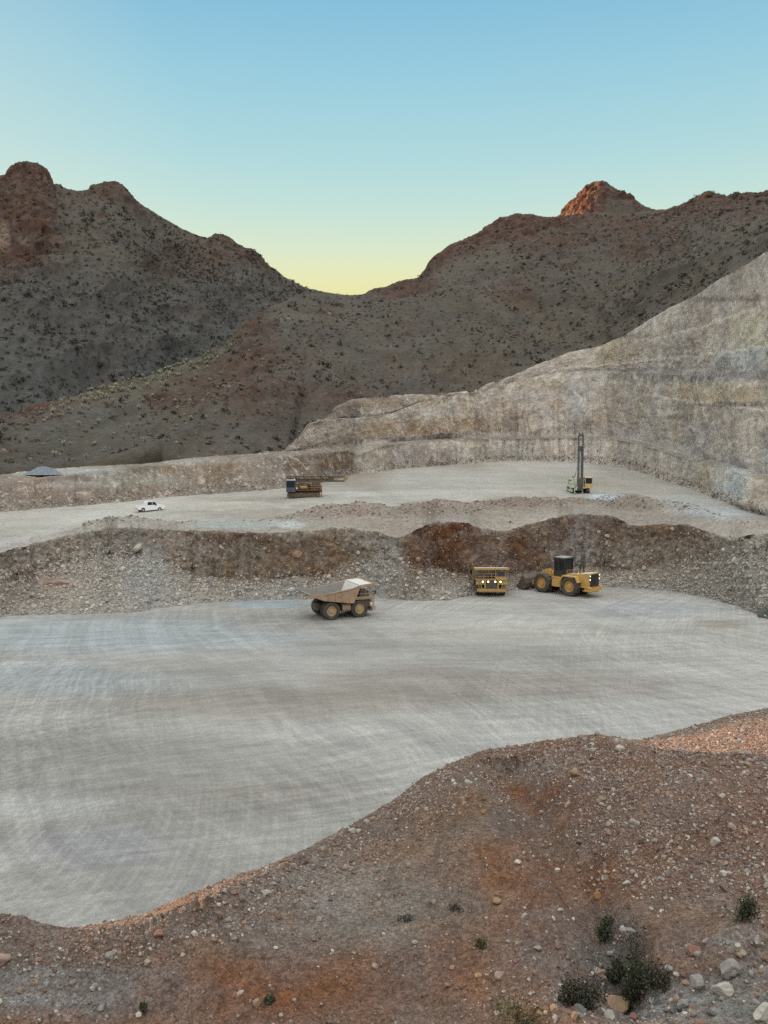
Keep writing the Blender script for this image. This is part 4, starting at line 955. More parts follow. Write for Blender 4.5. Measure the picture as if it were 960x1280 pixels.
DUST = (.40, .355, .295)
MT = {
 'tan': plain_mat('dusty_tan_paint', (.33, .20, .11), .75, 0, .3, 1.2, (.40, .32, .245), .9),
 'yellow': plain_mat('dusty_yellow_paint', (.42, .24, .05), .65, 0, .3, 1.2, (.40, .31, .2), .7),
 'amber': plain_mat('yellow_paint', (.50, .285, .06), .55, 0, .25, 1.0, (.42, .34, .23), .35),
 'steel': plain_mat('worn_bed_steel', (.30, .29, .285), .55, .2, .25, 1.0, (.40, .37, .33), .4),
 'palesteel': plain_mat('pale_worn_steel', (.60, .575, .53), .6, 0, .2, 1.0, (.52, .47, .40), .3),
 'darkbed': plain_mat('scraped_bed_floor', (.21, .20, .195), .6, .1, .3, 1.0, (.33, .30, .27), .4),
 'black': plain_mat('black_steel', (.022, .021, .02), .55, 0, .3, 2.0, DUST, .10),
 'dark': plain_mat('dark_greasy_steel', (.065, .055, .045), .7, 0, .3, 2.0, DUST, .25),
 'tyre': plain_mat('dusty_tyre_rubber', (.055, .05, .045), .9, 0, .3, 1.5, (.20, .18, .155), .40, None, .1),
 'rim': plain_mat('dusty_rim_paint', (.42, .27, .135), .7, 0, .25, 2.0, (.40, .33, .25), .4),
 'rimy': plain_mat('yellow_rim_paint', (.50, .27, .06), .7, 0, .25, 2.0, (.40, .33, .25), .25),
 'glass': plain_mat('cab_glass', (.02, .024, .028), .12, 0, .1, 1.0, None, 0, None, .5),
 'white': plain_mat('white_car_paint', (.88, .89, .90), .35, 0, .03, 1.0, (.6, .56, .5), .03, None, .5, .5),
 'lamp': plain_mat('lit_lamp', (.9, .8, .55), .3, 0, 0, 1, None, 0, ((1, .74, .30), 2.2)),
 'lampoff': plain_mat('lamp_glass', (.55, .53, .48), .3, 0, 0, 1),
 'lampw': plain_mat('lit_white_lamp', (.9, .88, .8), .3, 0, 0, 1, None, 0, ((1, .93, .78), .8)),
 'red': plain_mat('tail_lamp_red', (.35, .02, .015), .3, 0, 0, 1),
 'brown': plain_mat('brown_dirty_paint', (.13, .08, .038), .75, 0, .4, 1.4, (.22, .16, .11), .3),
 'ochre': plain_mat('ochre_dirty_paint', (.34, .20, .06), .7, 0, .3, 1.4, (.34, .28, .2), .3),
 'mast': plain_mat('grey_mast_steel', (.105, .11, .115), .6, .1, .25, 1.4, (.3, .29, .27), .25),
 'greenw': plain_mat('pale_green_paint', (.52, .56, .43), .6, 0, .2, 1.4, (.45, .43, .38), .3),
 'cream': plain_mat('cream_yellow_paint', (.60, .385, .14), .55, 0, .15, 1.4, (.5, .43, .33), .25),
 'blue': plain_mat('blue_grey_cab_panel', (.055, .07, .095), .4, 0, .2, 1.4, DUST, .12),
 'bucket': plain_mat('rusty_bucket_steel', (.105, .072, .058), .7, .1, .3, 1.2, (.25, .21, .18), .3),
}
def thing(name, label, cat, loc, rz, group=None):
    o = bpy.data.objects.new(name, None); COL.objects.link(o); o.location = loc; o.rotation_euler = (0, 0, rz); o.empty_display_size = .5
    return tag(o, label, cat, group)

def wheel(root, x, y, r, w, rim, out, lug=0.0, name='wheel'):
    """tyre with tread blocks; its rim is a child; out = +1 / -1 the side that faces outward"""
    h = w / 2
    prof = [(-h * .75, r * .56, 0), (-h, r * .66, 0), (-h, r * .90, 0), (-h * .80, r * .985, 1), (h * .80, r * .985, 1), (h, r * .90, 0), (h, r * .66, 0), (h * .75, r * .56, 0)]
    o = MB().lathe(prof, (x, y, r), 56, 0, 1, lug).build(name, MT['tyre'], root)
    b = MB()
    b.lathe([(-h * .7, r * .57, 0), (h * .7, r * .57, 0)], (x, y, r), 32)
    e = out * h
    b.lathe([(e * .72, r * .57, 0), (e * .80, r * .50, 0), (e * .45, r * .44, 0), (e * .40, r * .30, 0), (e * .75, r * .26, 0), (e * .78, r * .02, 0)], (x, y, r), 32)
    b.lathe([(-e * .3, r * .56, 0), (-e * .3, r * .02, 0)], (x, y, r), 24)
    for i in range(12):
        t = math.pi * i / 6; c = (x + r * .47 * math.cos(t), y + e * .60, r + r * .47 * math.sin(t)); b.tube(c, (c[0], c[1] + e * .12, c[2]), r * .022, 0, 5)
    b.build('rim', MT[rim], o)
    return o

def rails(b, pts, h=1.0, r=.03, m=0):
    for p, q in zip(pts[:-1], pts[1:]):
        for k in (.5, 1.0): b.tube((p[0], p[1], p[2] + h * k), (q[0], q[1], q[2] + h * k), r, m, 5)
    for p in pts: b.tube(p, (p[0], p[1], p[2] + h), r, m, 5)
    return b

def haul_truck(label, loc, rz, paint, rim, lit, group):
    t = thing('dump_truck', label, 'dump truck', loc, rz, group)
    xr, xf = -2.15, 2.42
    for sy in (1, -1):
        wheel(t, xf, sy * 2.15, 1.32, .80, rim, sy, .035)
        wheel(t, xr, sy * 2.42, 1.32, .72, rim, sy, .035)
        wheel(t, xr, sy * 1.56, 1.32, .72, rim, sy, .035)
    # dump body: side plates, floor, sloped front wall, ducktail
    ins, out = MT['palesteel'], MT[paint]
    b = MB()
    side = [(-6.0, 4.22), (-5.8, 3.88), (-3.3, 2.95), (1.0, 2.30), (1.35, 2.42), (2.35, 4.75), (2.3, 4.95), (.9, 4.55), (-3.35, 3.95)]
    for sy in (1, -1):
        b.prism(side, sy * 2.98, sy * 2.84, 0)
        b.prism([(-3.35, 3.80), (.9, 4.40), (2.2, 4.78), (2.2, 4.95), (.9, 4.58), (-3.4, 3.98)], sy * 3.10, sy * 2.985, 0)     # top rail
        for x in (-2.7, -1.6, -.5, .6):
            z0 = 2.95 + (x + 3.3) * (-.65 / 4.3); b.box(x - .09, x + .09, min(sy * 2.985, sy * 3.08), max(sy * 2.985, sy * 3.08), z0 + .05, 4.0 + (x + 3.3) * .14 - .22, 0)
    # floor: inside face dark scraped steel, underside paint
    b.prism([(-5.82, 3.86), (-3.3, 2.92), (1.0, 2.28), (1.3, 2.4)] + [(1.25, 2.62), (.98, 2.52), (-3.3, 3.04), (-5.98, 4.14)], -2.835, 2.835, 0)
    b.build('dump_body', [out], t)
    bed = t.children[-1] if False else [c for c in bpy.data.objects if c.parent == t and c.name.startswith('dump_body')][-1]
    f = MB(); f.prism([(-6.01, 4.16), (-3.3, 3.06), (.98, 2.54), (1.26, 2.64), (1.25, 2.68), (.97, 2.58), (-3.3, 3.10), (-6.02, 4.20)], -2.83, 2.83, 0)
    f.build('bed_floor', MT['darkbed'], bed)
    f = MB(); f.prism([(1.27, 2.66), (2.28, 4.86), (2.16, 4.88), (1.16, 2.72)], -2.83, 2.83, 0)
    f.build('front_lining', MT['palesteel'], bed); f = MB()
    for sy in (1, -1): f.prism([(-3.3, 3.14), (.95, 2.63), (1.15, 2.72), (2.14, 4.84), (.9, 4.5), (-3.35, 3.9), (-5.95, 4.19)], sy * 2.835, sy * 2.80, 0)
    f.build('side_lining', MT['steel'], bed)
    b = MB()
    b.prism([(2.36, 4.82), (4.4, 4.97), (4.4, 4.83), (2.3, 4.66)], -2.95, 2.95, 0)
    for sy in (1, -1): b.prism([(2.2, 4.97), (4.42, 5.15), (4.42, 4.77), (3.0, 4.55), (2.25, 4.5)], sy * 3.03, sy * 2.955, 0)
    b.box(4.405, 4.49, -3.03, 3.03, 4.78, 5.13, 0)
    for y in (-1.8, -.6, .6, 1.8): b.box(2.5, 4.4, y - .08, y + .08, 4.60, 4.855, 0)
    cn = b.build('canopy', [out], t)
    MB().prism([(2.30, 4.90), (4.4, 4.995), (4.4, 5.025), (2.28, 4.93)], -2.94, 2.94).build('canopy_top', MT['palesteel'], cn)
    # frame and axles
    b = MB()
    for sy in (1, -1): b.box(-3.9, 4.2, sy * .75 - .2, sy * .75 + .2, 1.35, 2.05, 0)
    b.tube((xr, -1.2, 1.32), (xr, 1.2, 1.32), .55, 0, 14); b.tube((xf, -1.9, 1.32), (xf, 1.9, 1.32), .28, 0, 10)
    b.box(-.6, 1.3, -.9, .9, .95, 1.34, 0); b.box(-3.95, -3.5, -1.1, 1.1, 1.3, 2.3, 0); b.tube((xr, 0, 1.32), (xr + 1.8, 0, 1.5), .4, 0, 12)
    b.build('chassis', MT['dark'], t)
    for sy in (1, -1):
        MB().tube((-.1, sy * 1.15, 1.45), (.35, sy * 1.15, 2.3), .22, 0, 12).tube((.35, sy * 1.15, 2.3), (.45, sy * 1.15, 2.45), .14, 0, 10).build('hoist_cylinder', MT[paint], t)
        MB().tube((xf + .15, sy * 1.55, 1.1), (xf - .05, sy * 1.55, 2.6), .2, 0, 12).build('front_strut', MT[paint], t)
    MB().tube((-.3, -1.75, 1.55), (1.05, -1.75, 1.55), .62, 0, 18).build('fuel_tank', MT[paint], t)
    MB().tube((-.2, 1.75, 1.6), (.9, 1.75, 1.6), .5, 0, 18).build('hydraulic_tank', MT[paint], t)
    # engine bay, deck, cab
    b = MB(); b.box(1.7, 4.35, -1.15, 1.15, 1.75, 3.0, 0); b.box(1.5, 2.2, -1.6, 1.6, 2.1, 3.0, 0)
    for sy in (1, -1): b.prism([(1.35, 2.75), (3.95, 2.75), (4.35, 2.2), (4.55, 2.2), (4.2, 3.0), (1.35, 3.0)], min(sy * 1.2, sy * 2.75), max(sy * 1.2, sy * 2.75), 0)
    b.build('engine_bay', MT[paint], t)
    b = MB(); b.box(1.4, 4.55, -2.85, 2.85, 3.005, 3.12, 0)
    b.build('front_deck', MT[paint], t)
    b = MB(); rails(b, [(4.5, -2.8, 3.12), (4.5, -1.4, 3.12), (4.5, 0, 3.12), (4.5, 1.0, 3.12)]); rails(b, [(4.5, -2.8, 3.12), (3.2, -2.8, 3.12), (1.8, -2.8, 3.12)])
    b.build('handrail', MT[paint], t)
    c = MB(); c.box(2.45, 4.2, .65, 2.55, 3.12, 4.50, 0, (.05, .25), .06); c.box(2.45, 4.2, .6, 2.6, 4.50, 4.57, 0)
    cb = c.build('cab', MT[paint], t)
    g = MB(); g.poly([(4.13, .8, 3.55), (4.13, 2.4, 3.55), (3.98, 2.36, 4.42), (3.98, .84, 4.42)], [(0, 1, 2, 3)]); g.build('windscreen', MT['glass'], cb)
    g = MB(); g.box(2.6, 3.85, 2.47, 2.56, 3.6, 4.42, 0, (.05, .1)); g.build('side_window', MT['glass'], cb)
    g = MB(); g.box(2.6, 3.85, .64, .72, 3.6, 4.42, 0, (.05, .1)); g.build('side_window', MT['glass'], cb)
    MB().box(2.4, 3.9, -2.5, -.9, 3.12, 3.95, 0, (.1, .1), .05).build('hydraulic_cabinet', MT['dark'], t)
    b = MB(); b.box(4.36, 4.44, -1.05, 1.05, 1.55, 2.92, 0)
    for k in range(6): b.box(4.44, 4.47, -1.0, 1.0, 1.65 + k * .2, 1.72 + k * .2, 0)
    b.build('grille', MT['dark'], t)
    b = MB(); b.box(4.35, 4.95, -2.55, 2.55, 1.0, 1.45, 0); b.box(4.2, 4.6, -2.2, 2.2, .8, 1.0, 0)
    for sy in (-1, 1): b.box(4.47, 4.62, sy * 1.15 - .12, sy * 1.15 + .12, 1.45, 3.0, 0)
    b.build('bumper', MT[paint], t)
    for sy in (1, -1):
        b = MB()
        for dy in (-.24, .24): b.beam((4.95, sy * 1.75 + dy - sy * .0, 1.2), (4.6, sy * 2.45 + dy, 3.1), .06, .06)
        for k in range(6):
            q = (k + .5) / 6; b.tube((4.95 - .35 * q, sy * (1.75 + .7 * q) - .24, 1.2 + 1.9 * q), (4.95 - .35 * q, sy * (1.75 + .7 * q) + .24, 1.2 + 1.9 * q), .03, 0, 5)
        b.build('ladder', MT[paint], t)
    for y in (-1.55, -.62, .62, 1.55):
        h = MB(); h.tube((4.56, y, 2.72), (4.72, y, 2.72), .22, 0, 14); hl = h.build('headlight', MT['dark'], t)
        MB().tube((4.715, y, 2.72), (4.74, y, 2.72), .15, 0, 14).build('lens', MT['lamp' if lit else 'lampoff'], hl)
    for sy in (1, -1):
        b = MB(); b.beam((4.5, sy * 2.8, 3.1), (4.7, sy * 3.1, 3.9), .05, .05); b.box(4.66, 4.74, sy * 3.1 - .2, sy * 3.1 + .2, 3.5, 4.1, 0); b.build('mirror', MT['dark'], t)
    return t

def solve(ground, u, v, lx, ly, rz):
    loc, n = hit(ground, u, v) if isinstance(ground, str) else (ground, None)
    c, s = math.cos(rz), math.sin(rz)
    return Vector((loc.x - (c * lx - s * ly), loc.y - (s * lx + c * ly), loc.z))

rz = math.radians(24)
haul_truck('tan dump truck with its empty pale bed, parked alone facing right', solve('pit_floor', 415, 775.2, -2.2, -2.8, rz), rz, 'tan', 'rim', False, 'dump trucks in the pit').scale = (1.04, 1.04, 1.04)
rz = math.radians(-92)
haul_truck('yellow dump truck facing the camera with its headlights lit, beside the loader', solve('pit_floor', 614, 745.5, 4.0, 0, rz), rz, 'yellow', 'rim', True, 'dump trucks in the pit')

# ------------------------------------------------------------------ wheel loader
def wheel_loader(label, loc, rz):
    t = thing('wheel_loader', label, 'wheel loader', loc, rz)
    xr, xf, r = -3.0, 3.0, 1.72
    for sy in (1, -1):
        for x in (xr, xf): wheel(t, x, sy * 2.05, r, 1.25, 'rimy', sy, .075)
    b = MB()
    b.prism([(-6.5, 1.7), (-.9, 1.5), (-.9, 3.3), (-1.6, 3.65), (-6.35, 4.25), (-6.5, 4.2)], -1.5, 1.5, 0)
    b.box(-4.6, -1.4, -1.56, 1.56, 2.35, 2.45, 0)
    hd_ = b.build('engine_hood', MT['amber'], t)
    MB().prism([(-6.3, 4.25), (-1.7, 3.67), (-1.7, 3.70), (-6.3, 4.29)], -1.4, 1.4).build('hood_top', MT['palesteel'], hd_)
    b = MB(); b.box(-6.60, -6.505, -1.28, 1.28, 1.95, 4.10, 0)
    for k in range(9): b.box(-6.64, -6.60, -1.2, 1.2, 2.05 + k * .23, 2.14 + k * .23, 0)
    b.build('rear_grille', MT['black'], t)
    b = MB(); b.box(-7.0, -5.6, -1.85, 1.85, 1.15, 1.75, 0, (.05, .3)); b.box(-6.7, -5.0, -1.3, 1.3, .95, 1.15, 0)
    for sy in (1, -1): b.box(-6.95, -5.2, min(sy * 1.4, sy * 1.95), max(sy * 1.4, sy * 1.95), 1.75, 1.95, 0, (.2, .3))
    b.build('counterweight', MT['amber'], t)
    for sy in (1, -1):
        b = MB(); b.prism([(-4.9, 2.6), (-4.4, 3.6), (-1.6, 3.6), (-1.1, 2.6), (-1.25, 2.55), (-1.75, 3.42), (-4.3, 3.42), (-4.75, 2.55)], min(sy * 1.52, sy * 2.7), max(sy * 1.52, sy * 2.7), 0); b.build('fender', MT['amber'], t)
        for z in (3.2, 3.85):
            h = MB(); h.box(-6.62, -6.5, sy * 1.42 - .13, sy * 1.42 + .13, z - .12, z + .12, 0); hl = h.build('work_light', MT['dark'], t)
            MB().box(-6.645, -6.622, sy * 1.42 - .11, sy * 1.42 + .11, z - .10, z + .10, 0).build('lens', MT['lampw'], hl)
    b = MB(); rails(b, [(-6.2, 1.48, 4.2), (-4.6, 1.48, 4.0), (-3.2, 1.48, 3.85), (-1.8, 1.48, 3.65)], .8, .03); b.build('handrail', MT['amber'], t); b = MB(); rails(b, [(-6.2, -1.48, 4.2), (-4.6, -1.48, 4.0), (-3.2, -1.48, 3.85), (-1.8, -1.48, 3.65)], .8, .03)
    b.build('handrail', MT['amber'], t)
    for y in (-.55, .45):
        MB().tube((-3.9, y, 3.85), (-3.9, y, 5.25), .19, 0, 12).tube((-3.9, y, 5.25), (-4.1, y, 5.6), .13, 0, 10).build('exhaust_stack', MT['black'], t)
    MB().tube((-2.8, .1, 3.7), (-2.8, .1, 4.3), .3, 0, 14).build('air_filter', MT['dark'], t)
    # frames
    b = MB(); b.box(-5.6, .0, -.9, .9, 1.0, 1.7, 0); b.tube((xr, -1.6, r), (xr, 1.6, r), .45, 0, 12); b.tube((xf, -1.6, r), (xf, 1.6, r), .45, 0, 12); b.tube((.25, 0, .95), (.25, 0, 2.6), .4, 0, 12)
    b.build('rear_frame', MT['dark'], t)
    b = MB(); b.prism([(.4, 1.1), (4.2, 1.1), (4.4, 2.0), (3.5, 3.6), (2.4, 3.9), (1.2, 3.2), (.4, 2.3)], -.95, .95, 0)
    for sy in (1, -1): b.prism([(1.7, 3.0), (2.9, 3.0), (3.1, 4.05), (2.4, 4.25), (1.9, 3.9)], min(sy * .96, sy * 1.35), max(sy * .96, sy * 1.35), 0)
    b.build('front_frame', MT['amber'], t)
    b = MB(); b.box(-1.5, 1.35, -1.75, 1.75, 2.75, 3.05, 0); b.box(-.9, .9, 1.76, 2.3, 1.4, 2.7, 0, (.1, .1)); b.box(-.9, .9, -2.3, -1.76, 1.4, 2.7, 0, (.1, .1))
    b.build('platform', MT['amber'], t)
    b = MB()
    for k in range(5): b.box(-1.35, -1.0, 1.8, 2.3, 1.0 + k * .38, 1.05 + k * .38, 0)
    b.beam((-1.35, 2.3, .9), (-1.35, 2.3, 3.0), .06, .06).beam((-1.0, 2.3, .9), (-1.0, 2.3, 3.0), .06, .06)
    b.build('ladder', MT['amber'], t)
    b = MB(); b.box(-1.15, 1.2, -1.3, 1.3, 3.06, 4.25, 0, (.0, .0), .0)
    for x in (-1.1, .05, 1.1):
        for y in (-1.25, 1.25): b.box(x - .08, x + .08, y - .07, y + .07, 4.25, 6.35, 0)
    cb = b.build('cab', MT['black'], t)
    MB().box(-1.08, 1.13, -1.22, 1.22, 4.26, 6.34, 0, (.02, .02), .02).build('cab_glazing', MT['glass'], cb)
    MB().box(-1.4, 1.5, -1.45, 1.45, 6.36, 6.52, 0, (.1, .1), .1).build('cab_roof', MT['black'], cb)
    MB().box(-1.1, 1.2, -1.2, 1.2, 6.525, 6.58, 0, (.15, .15), .15).build('roof_top', MT['steel'], cb)
    # lift arms, tilt linkage, bucket
    for sy in (1, -1):
        MB().prism([(2.2, 4.05), (2.9, 4.15), (5.2, 2.6), (6.4, 1.0), (6.1, .75), (4.9, 2.0), (2.4, 3.55)], min(sy * .98, sy * 1.25), max(sy * .98, sy * 1.25), 0).build('lift_arm', MT['amber'], t)
        MB().tube((1.9, sy * 1.1, 1.6), (3.6, sy * 1.1, 2.5), .2, 0, 10).tube((3.6, sy * 1.1, 2.5), (4.5, sy * 1.1, 2.6), .11, 0, 8).build('lift_cylinder', MT['dark'], t)
    MB().beam((2.4, 0, 4.0), (4.4, 0, 3.5), .4, .5).beam((4.4, 0, 3.6), (4.9, 0, 2.2), .3, .4).beam((4.8, 0, 2.2), (6.2, 0, 1.9), .3, .3).build('tilt_linkage', MT['amber'], t)
    b = MB(); out = [(6.2, .45), (6.0, 1.3), (6.25, 2.2), (7.0, 2.85), (7.1, 2.75), (6.45, 2.1), (6.2, 1.3), (6.4, .6), (8.6, .22), (8.6, .12), (6.6, .2)]
    b.prism(out, -2.95, 2.95, 0)
    for sy in (1, -1): b.prism([(6.15, .45), (6.0, 1.3), (6.25, 2.2), (7.05, 2.85), (7.6, 1.6), (8.6, .2), (6.6, .2)], sy * 3.02, sy * 2.955, 0)
    bk = b.build('bucket', MT['bucket'], t)
    b = MB()
    for k in range(8): y = -2.7 + k * 5.4 / 7; b.poly([(8.55, y - .17, .1), (8.55, y + .17, .1), (8.55, y + .17, .32), (8.55, y - .17, .32), (9.0, y - .1, .1), (9.0, y + .1, .1)], [(0, 1, 2, 3), (0, 4, 5, 1), (3, 2, 5, 4), (0, 3, 4), (1, 5, 2)])
    b.build('bucket_teeth', MT['dark'], bk)
    return t
rz = math.radians(133)
wheel_loader('yellow wheel loader with black cab and its bucket against the rock face', solve('pit_floor', 711.5, 745.3, -3.0, 2.4, rz), rz)

# ------------------------------------------------------------------ drill rigs
def drill_rig(label, loc, rz, up, body, cabm, side, mastm, roof):
    t = thing('drill_rig', label, 'drill rig', loc, rz, 'blast hole drill rigs')
    for sy in (1, -1):
        b = MB(); y = sy * 1.75
        out = [(3.0, .35), (3.25, .65), (3.0, 1.0), (2.6, 1.1), (-3.6, 1.1), (-4.0, 1.0), (-4.2, .65), (-4.0, .3), (-3.6, .12), (2.6, .12)]
        b.prism(out, y - .38, y + .38, 0)
        for k in range(25): x = -3.65 + k * .27; b.box(x, x + .14, y - .42, y + .42, .05, .12, 0); b.box(x, x + .14, y - .42, y + .42, 1.1, 1.16, 0)
        tr = b.build('crawler_track', MT['dark'], t)
        q = MB(); q.tube((2.85, y + sy * .39, .62), (2.85, y + sy * .46, .62), .46, 0, 16); q.tube((-3.75, y + sy * .39, .62), (-3.75, y + sy * .46, .62), .46, 0, 16); q.box(-2.5, 2.3, min(y + sy * .385, y + sy * .44), max(y + sy * .385, y + sy * .44), .4, .8, 0)
        q.build('track_frame', MT[body], tr)
    b = MB(); b.box(-4.6, 3.3, -1.2, 1.2, 1.17, 1.6, 0); b.box(-4.7, 2.2, -2.2, 2.2, 1.61, 1.75, 0)
    b.build('deck', MT[body], t)
    b = MB(); b.box(-4.4, -2.2, -1.5, 1.5, 1.76, 3.45, 0, (.12, .05), .05); b.box(-2.19, .9, -1.3, .35, 1.76, 2.9, 0, (.05, .05), .04); b.box(-1.9, -1.2, -1.2, 1.2, 2.91, 3.5, 0, (.1, .1), .1)
    hs = b.build('engine_house', MT[body], t)
    for y0, y1 in ((1.45, 1.56), (-1.56, -1.45)):
        b = MB(); b.box(-4.2, -2.3, min(y0, y1), max(y0, y1), 2.0, 3.1, 0, (.05, .05))
        for k in range(6): b.box(-4.15, -2.35, min(y0, y1) - .03, max(y0, y1) + .03, 2.08 + k * .17, 2.13 + k * .17, 0)
        b.build('louvre_panel', MT['dark'], hs)
    b = MB(); b.tube((-1.4, .9, 2.4), (1.2, .9, 2.4), .12, 0, 8).tube((-1.4, .65, 2.9), (1.2, .65, 2.9), .1, 0, 8).box(-1.1, -.5, .6, 1.3, 1.76, 3.3, 0).box(.1, .6, .6, 1.3, 1.76, 3.0, 0).tube((-1.4, 1.2, 3.2), (1.2, 1.0, 3.3), .07, 0, 6)
    b.build('pipework', MT['dark'], hs)
    MB().tube((-3.6, -.6, 3.35), (-3.6, -.6, 4.0), .11, 0, 10).build('exhaust_stack', MT['dark'], t)
    MB().tube((-.9, -1.75, 2.25), (.9, -1.75, 2.25), .42, 0, 14).build('receiver_tank', MT[side], t)
    MB().tube((-1.2, 1.55, 2.2), (.3, 1.55, 2.2), .38, 0, 14).build('air_tank', MT['ochre'], t)
    b = MB(); rails(b, [(-4.65, 2.15, 1.75), (-3, 2.15, 1.75), (-1.4, 2.15, 1.75), (.6, 2.15, 1.75)], 1.0, .03); b.build('handrail', MT[side], t); b = MB(); rails(b, [(-4.65, -2.15, 1.75), (-2.6, -2.15, 1.75), (-.4, -2.15, 1.75), (1.6, -2.15, 1.75)], 1.0, .03)
    b.build('handrail', MT[side], t)
    # cab beside the mast foot
    b = MB(); b.box(1.35, 3.45, .85, 2.75, 1.30, 2.35, 0)
    for x in (1.43, 3.37):
        for y in (.93, 2.67): b.box(x - .08, x + .08, y - .08, y + .08, 2.35, 3.75, 0)
    b.box(1.3, 3.6, .8, 2.8, 3.75, 3.95, 0, (.05, .05), .05)
    cb = b.build('cab', MT[cabm], t)
    MB().box(1.42, 3.38, .92, 2.68, 2.36, 3.74, 0).build('cab_glazing', MT['glass'], cb)
    MB().box(1.35, 3.5, .85, 2.75, 3.955, 4.0, 0, (.1, .1), .1).build('cab_roof', MT[roof], cb)
    MB().tube((1.6, 1.1, 4.0), (1.6, 1.1, 4.3), .12, 0, 8).build('beacon', MT['palesteel'], cb)
    for x, y in ((3.1, -1.55), (3.1, .35), (-4.5, -1.6), (-4.5, 1.6)):
        b = MB(); b.tube((x, y, .55), (x, y, 2.5), .16, 0, 10).tube((x, y, .12), (x, y, .56), .10, 0, 8).tube((x, y, .05), (x, y, .14), .36, 0, 12); b.build('levelling_jack', MT[side], t)
    # mast foot frame on the free side of the mast
    b = MB(); b.box(1.3, 3.4, -2.6, -1.75, 1.4, 1.55, 0); rails(b, [(3.35, -2.55, 1.55), (3.35, -1.75, 1.55)], 1.9, .05); rails(b, [(1.4, -2.55, 1.55), (3.35, -2.55, 1.55)], 1.9, .05); b.box(2.4, 3.3, -2.5, -1.85, 1.56, 2.7, 0, (.1, .1), .05)
    b.box(1.8, 2.6, -2.5, -1.9, .35, 1.39, 0)
    b.build('service_platform', MT[side], t)
    MB().prism([(1.7, 1.6), (3.2, 1.6), (2.9, 3.6), (2.3, 3.6)], -1.15, -.95, 0).prism([(1.7, 1.6), (3.2, 1.6), (2.9, 3.6), (2.3, 3.6)], .45, .65, 0).build('mast_support', MT[body], t)
    # the mast, built upright about its pivot and turned down when it travels
    L = 13.2; w = .52; d = .50
    mroot = MB()
    def P_(x, y, z):     # mast coordinates: z along the mast
        cx, cz = 2.6, 3.45; yy = y - .25
        if up: return (cx + .55 + x, yy, z + .75)
        return (cx - (z - .9), yy, cz + .65 + x)
    for sx in (-1, 1):
        for sy in (-1, 1): mroot.beam(P_(sx * d, sy * w, 0), P_(sx * d, sy * w, L), .17 if up else .34, .17 if up else .34)
    nb = 13
    for k in range(nb + 1):
        z = L * k / nb
        for sy in (-1, 1): mroot.beam(P_(-d, sy * w, z), P_(d, sy * w, z), .08, .08)
        for sx in (-1, 1): mroot.beam(P_(sx * d, -w, z), P_(sx * d, w, z), .08, .08)
        if k < nb:
            for sy in (-1, 1): mroot.beam(P_((-1) ** k * d, sy * w, z), P_(-(-1) ** k * d, sy * w, z + L / nb), .07, .07)
            mroot.beam(P_(-d, (-1) ** k * w, z), P_(-d, -(-1) ** k * w, z + L / nb), .07, .07)
    ms = mroot.build('mast', MT[mastm], t)
    MB().tube(P_(.05, 0, .2), P_(.05, 0, L * .72), .14, 0, 10).build('drill_pipe', MT['palesteel' if up else 'ochre'], ms)
    b = MB(); b.beam(P_(-.25, -.36, 1.5), P_(-.25, -.36, L * .80), .26, .30); b.beam(P_(-.25, .36, 1.5), P_(-.25, .36, L * .80), .26, .30); b.build('pipe_rack', MT['mast' if up else 'brown'], ms)
    b = MB(); a_, c_ = P_(0, 0, L * .72), P_(0, 0, L * .82); b.beam(a_, c_, .75, .75); b.build('rotary_head', MT['dark' if up else 'ochre'], ms)
    b = MB(); b.beam(P_(0, 0, L), P_(0, 0, L + .5), 1.1, 1.2); b.beam(P_(.1, -.36, L + .5), P_(.1, -.36, L + .9), .25, .6).beam(P_(.1, .36, L + .5), P_(.1, .36, L + .9), .25, .6); b.build('crown_block', MT['dark' if up else 'ochre'], ms)
    b = MB(); b.beam(P_(d + .1, 0, .1), P_(d + .1, 0, 3.0), 1.1, .12); b.build('dust_curtain', MT['dark'], ms)
    for sy in (1, -1):
        top = P_(-d, sy * .5, 6.2)
        if up: MB().tube((-.9, sy * 1.0 - .2, 2.6), (1.6, sy * .85 - .2, 5.0), .15, 0, 10).tube((1.6, sy * .85 - .2, 5.0), top, .09, 0, 8).build('mast_cylinder', MT[body], t)
        else: MB().tube((-1.0, sy * .95 - .2, 2.5), (.9, sy * .85 - .2, 3.4), .15, 0, 10).build('mast_cylinder', MT[body], t)
    if not up:
        MB().box(-4.2, -3.9, -.95, .45, 3.36, 3.50, 0).build('mast_rest', MT['dark'], t)
        MB().tube(P_(1.1, .3, 4.0), P_(1.1, .3, 9.0), .09, 0, 8).tube(P_(1.1, .3, 9.0), P_(.5, .3, 9.3), .09, 0, 8).tube(P_(1.1, .3, 4.0), P_(.5, .3, 3.6), .09, 0, 8).build('hose_rail', MT['dark'], ms)
    return t
rz = math.radians(-90)
loc, n = hit('upper_bench', 724.5, 616)
drill_rig('drill rig with its tall grey mast raised on the upper bench', loc + Vector((0, 1.6, -.02)), rz, True, 'greenw', 'cream', 'greenw', 'mast', 'palesteel')
rz = math.radians(184)
loc, n = hit('upper_bench', 376.5, 622)
drill_rig('brown drill rig with its mast laid flat, parked below the berm', loc + Vector((0, 1.5, 0)), rz, False, 'brown', 'blue', 'ochre', 'dark', 'palesteel').scale = (1.06, 1.06, 1.08)

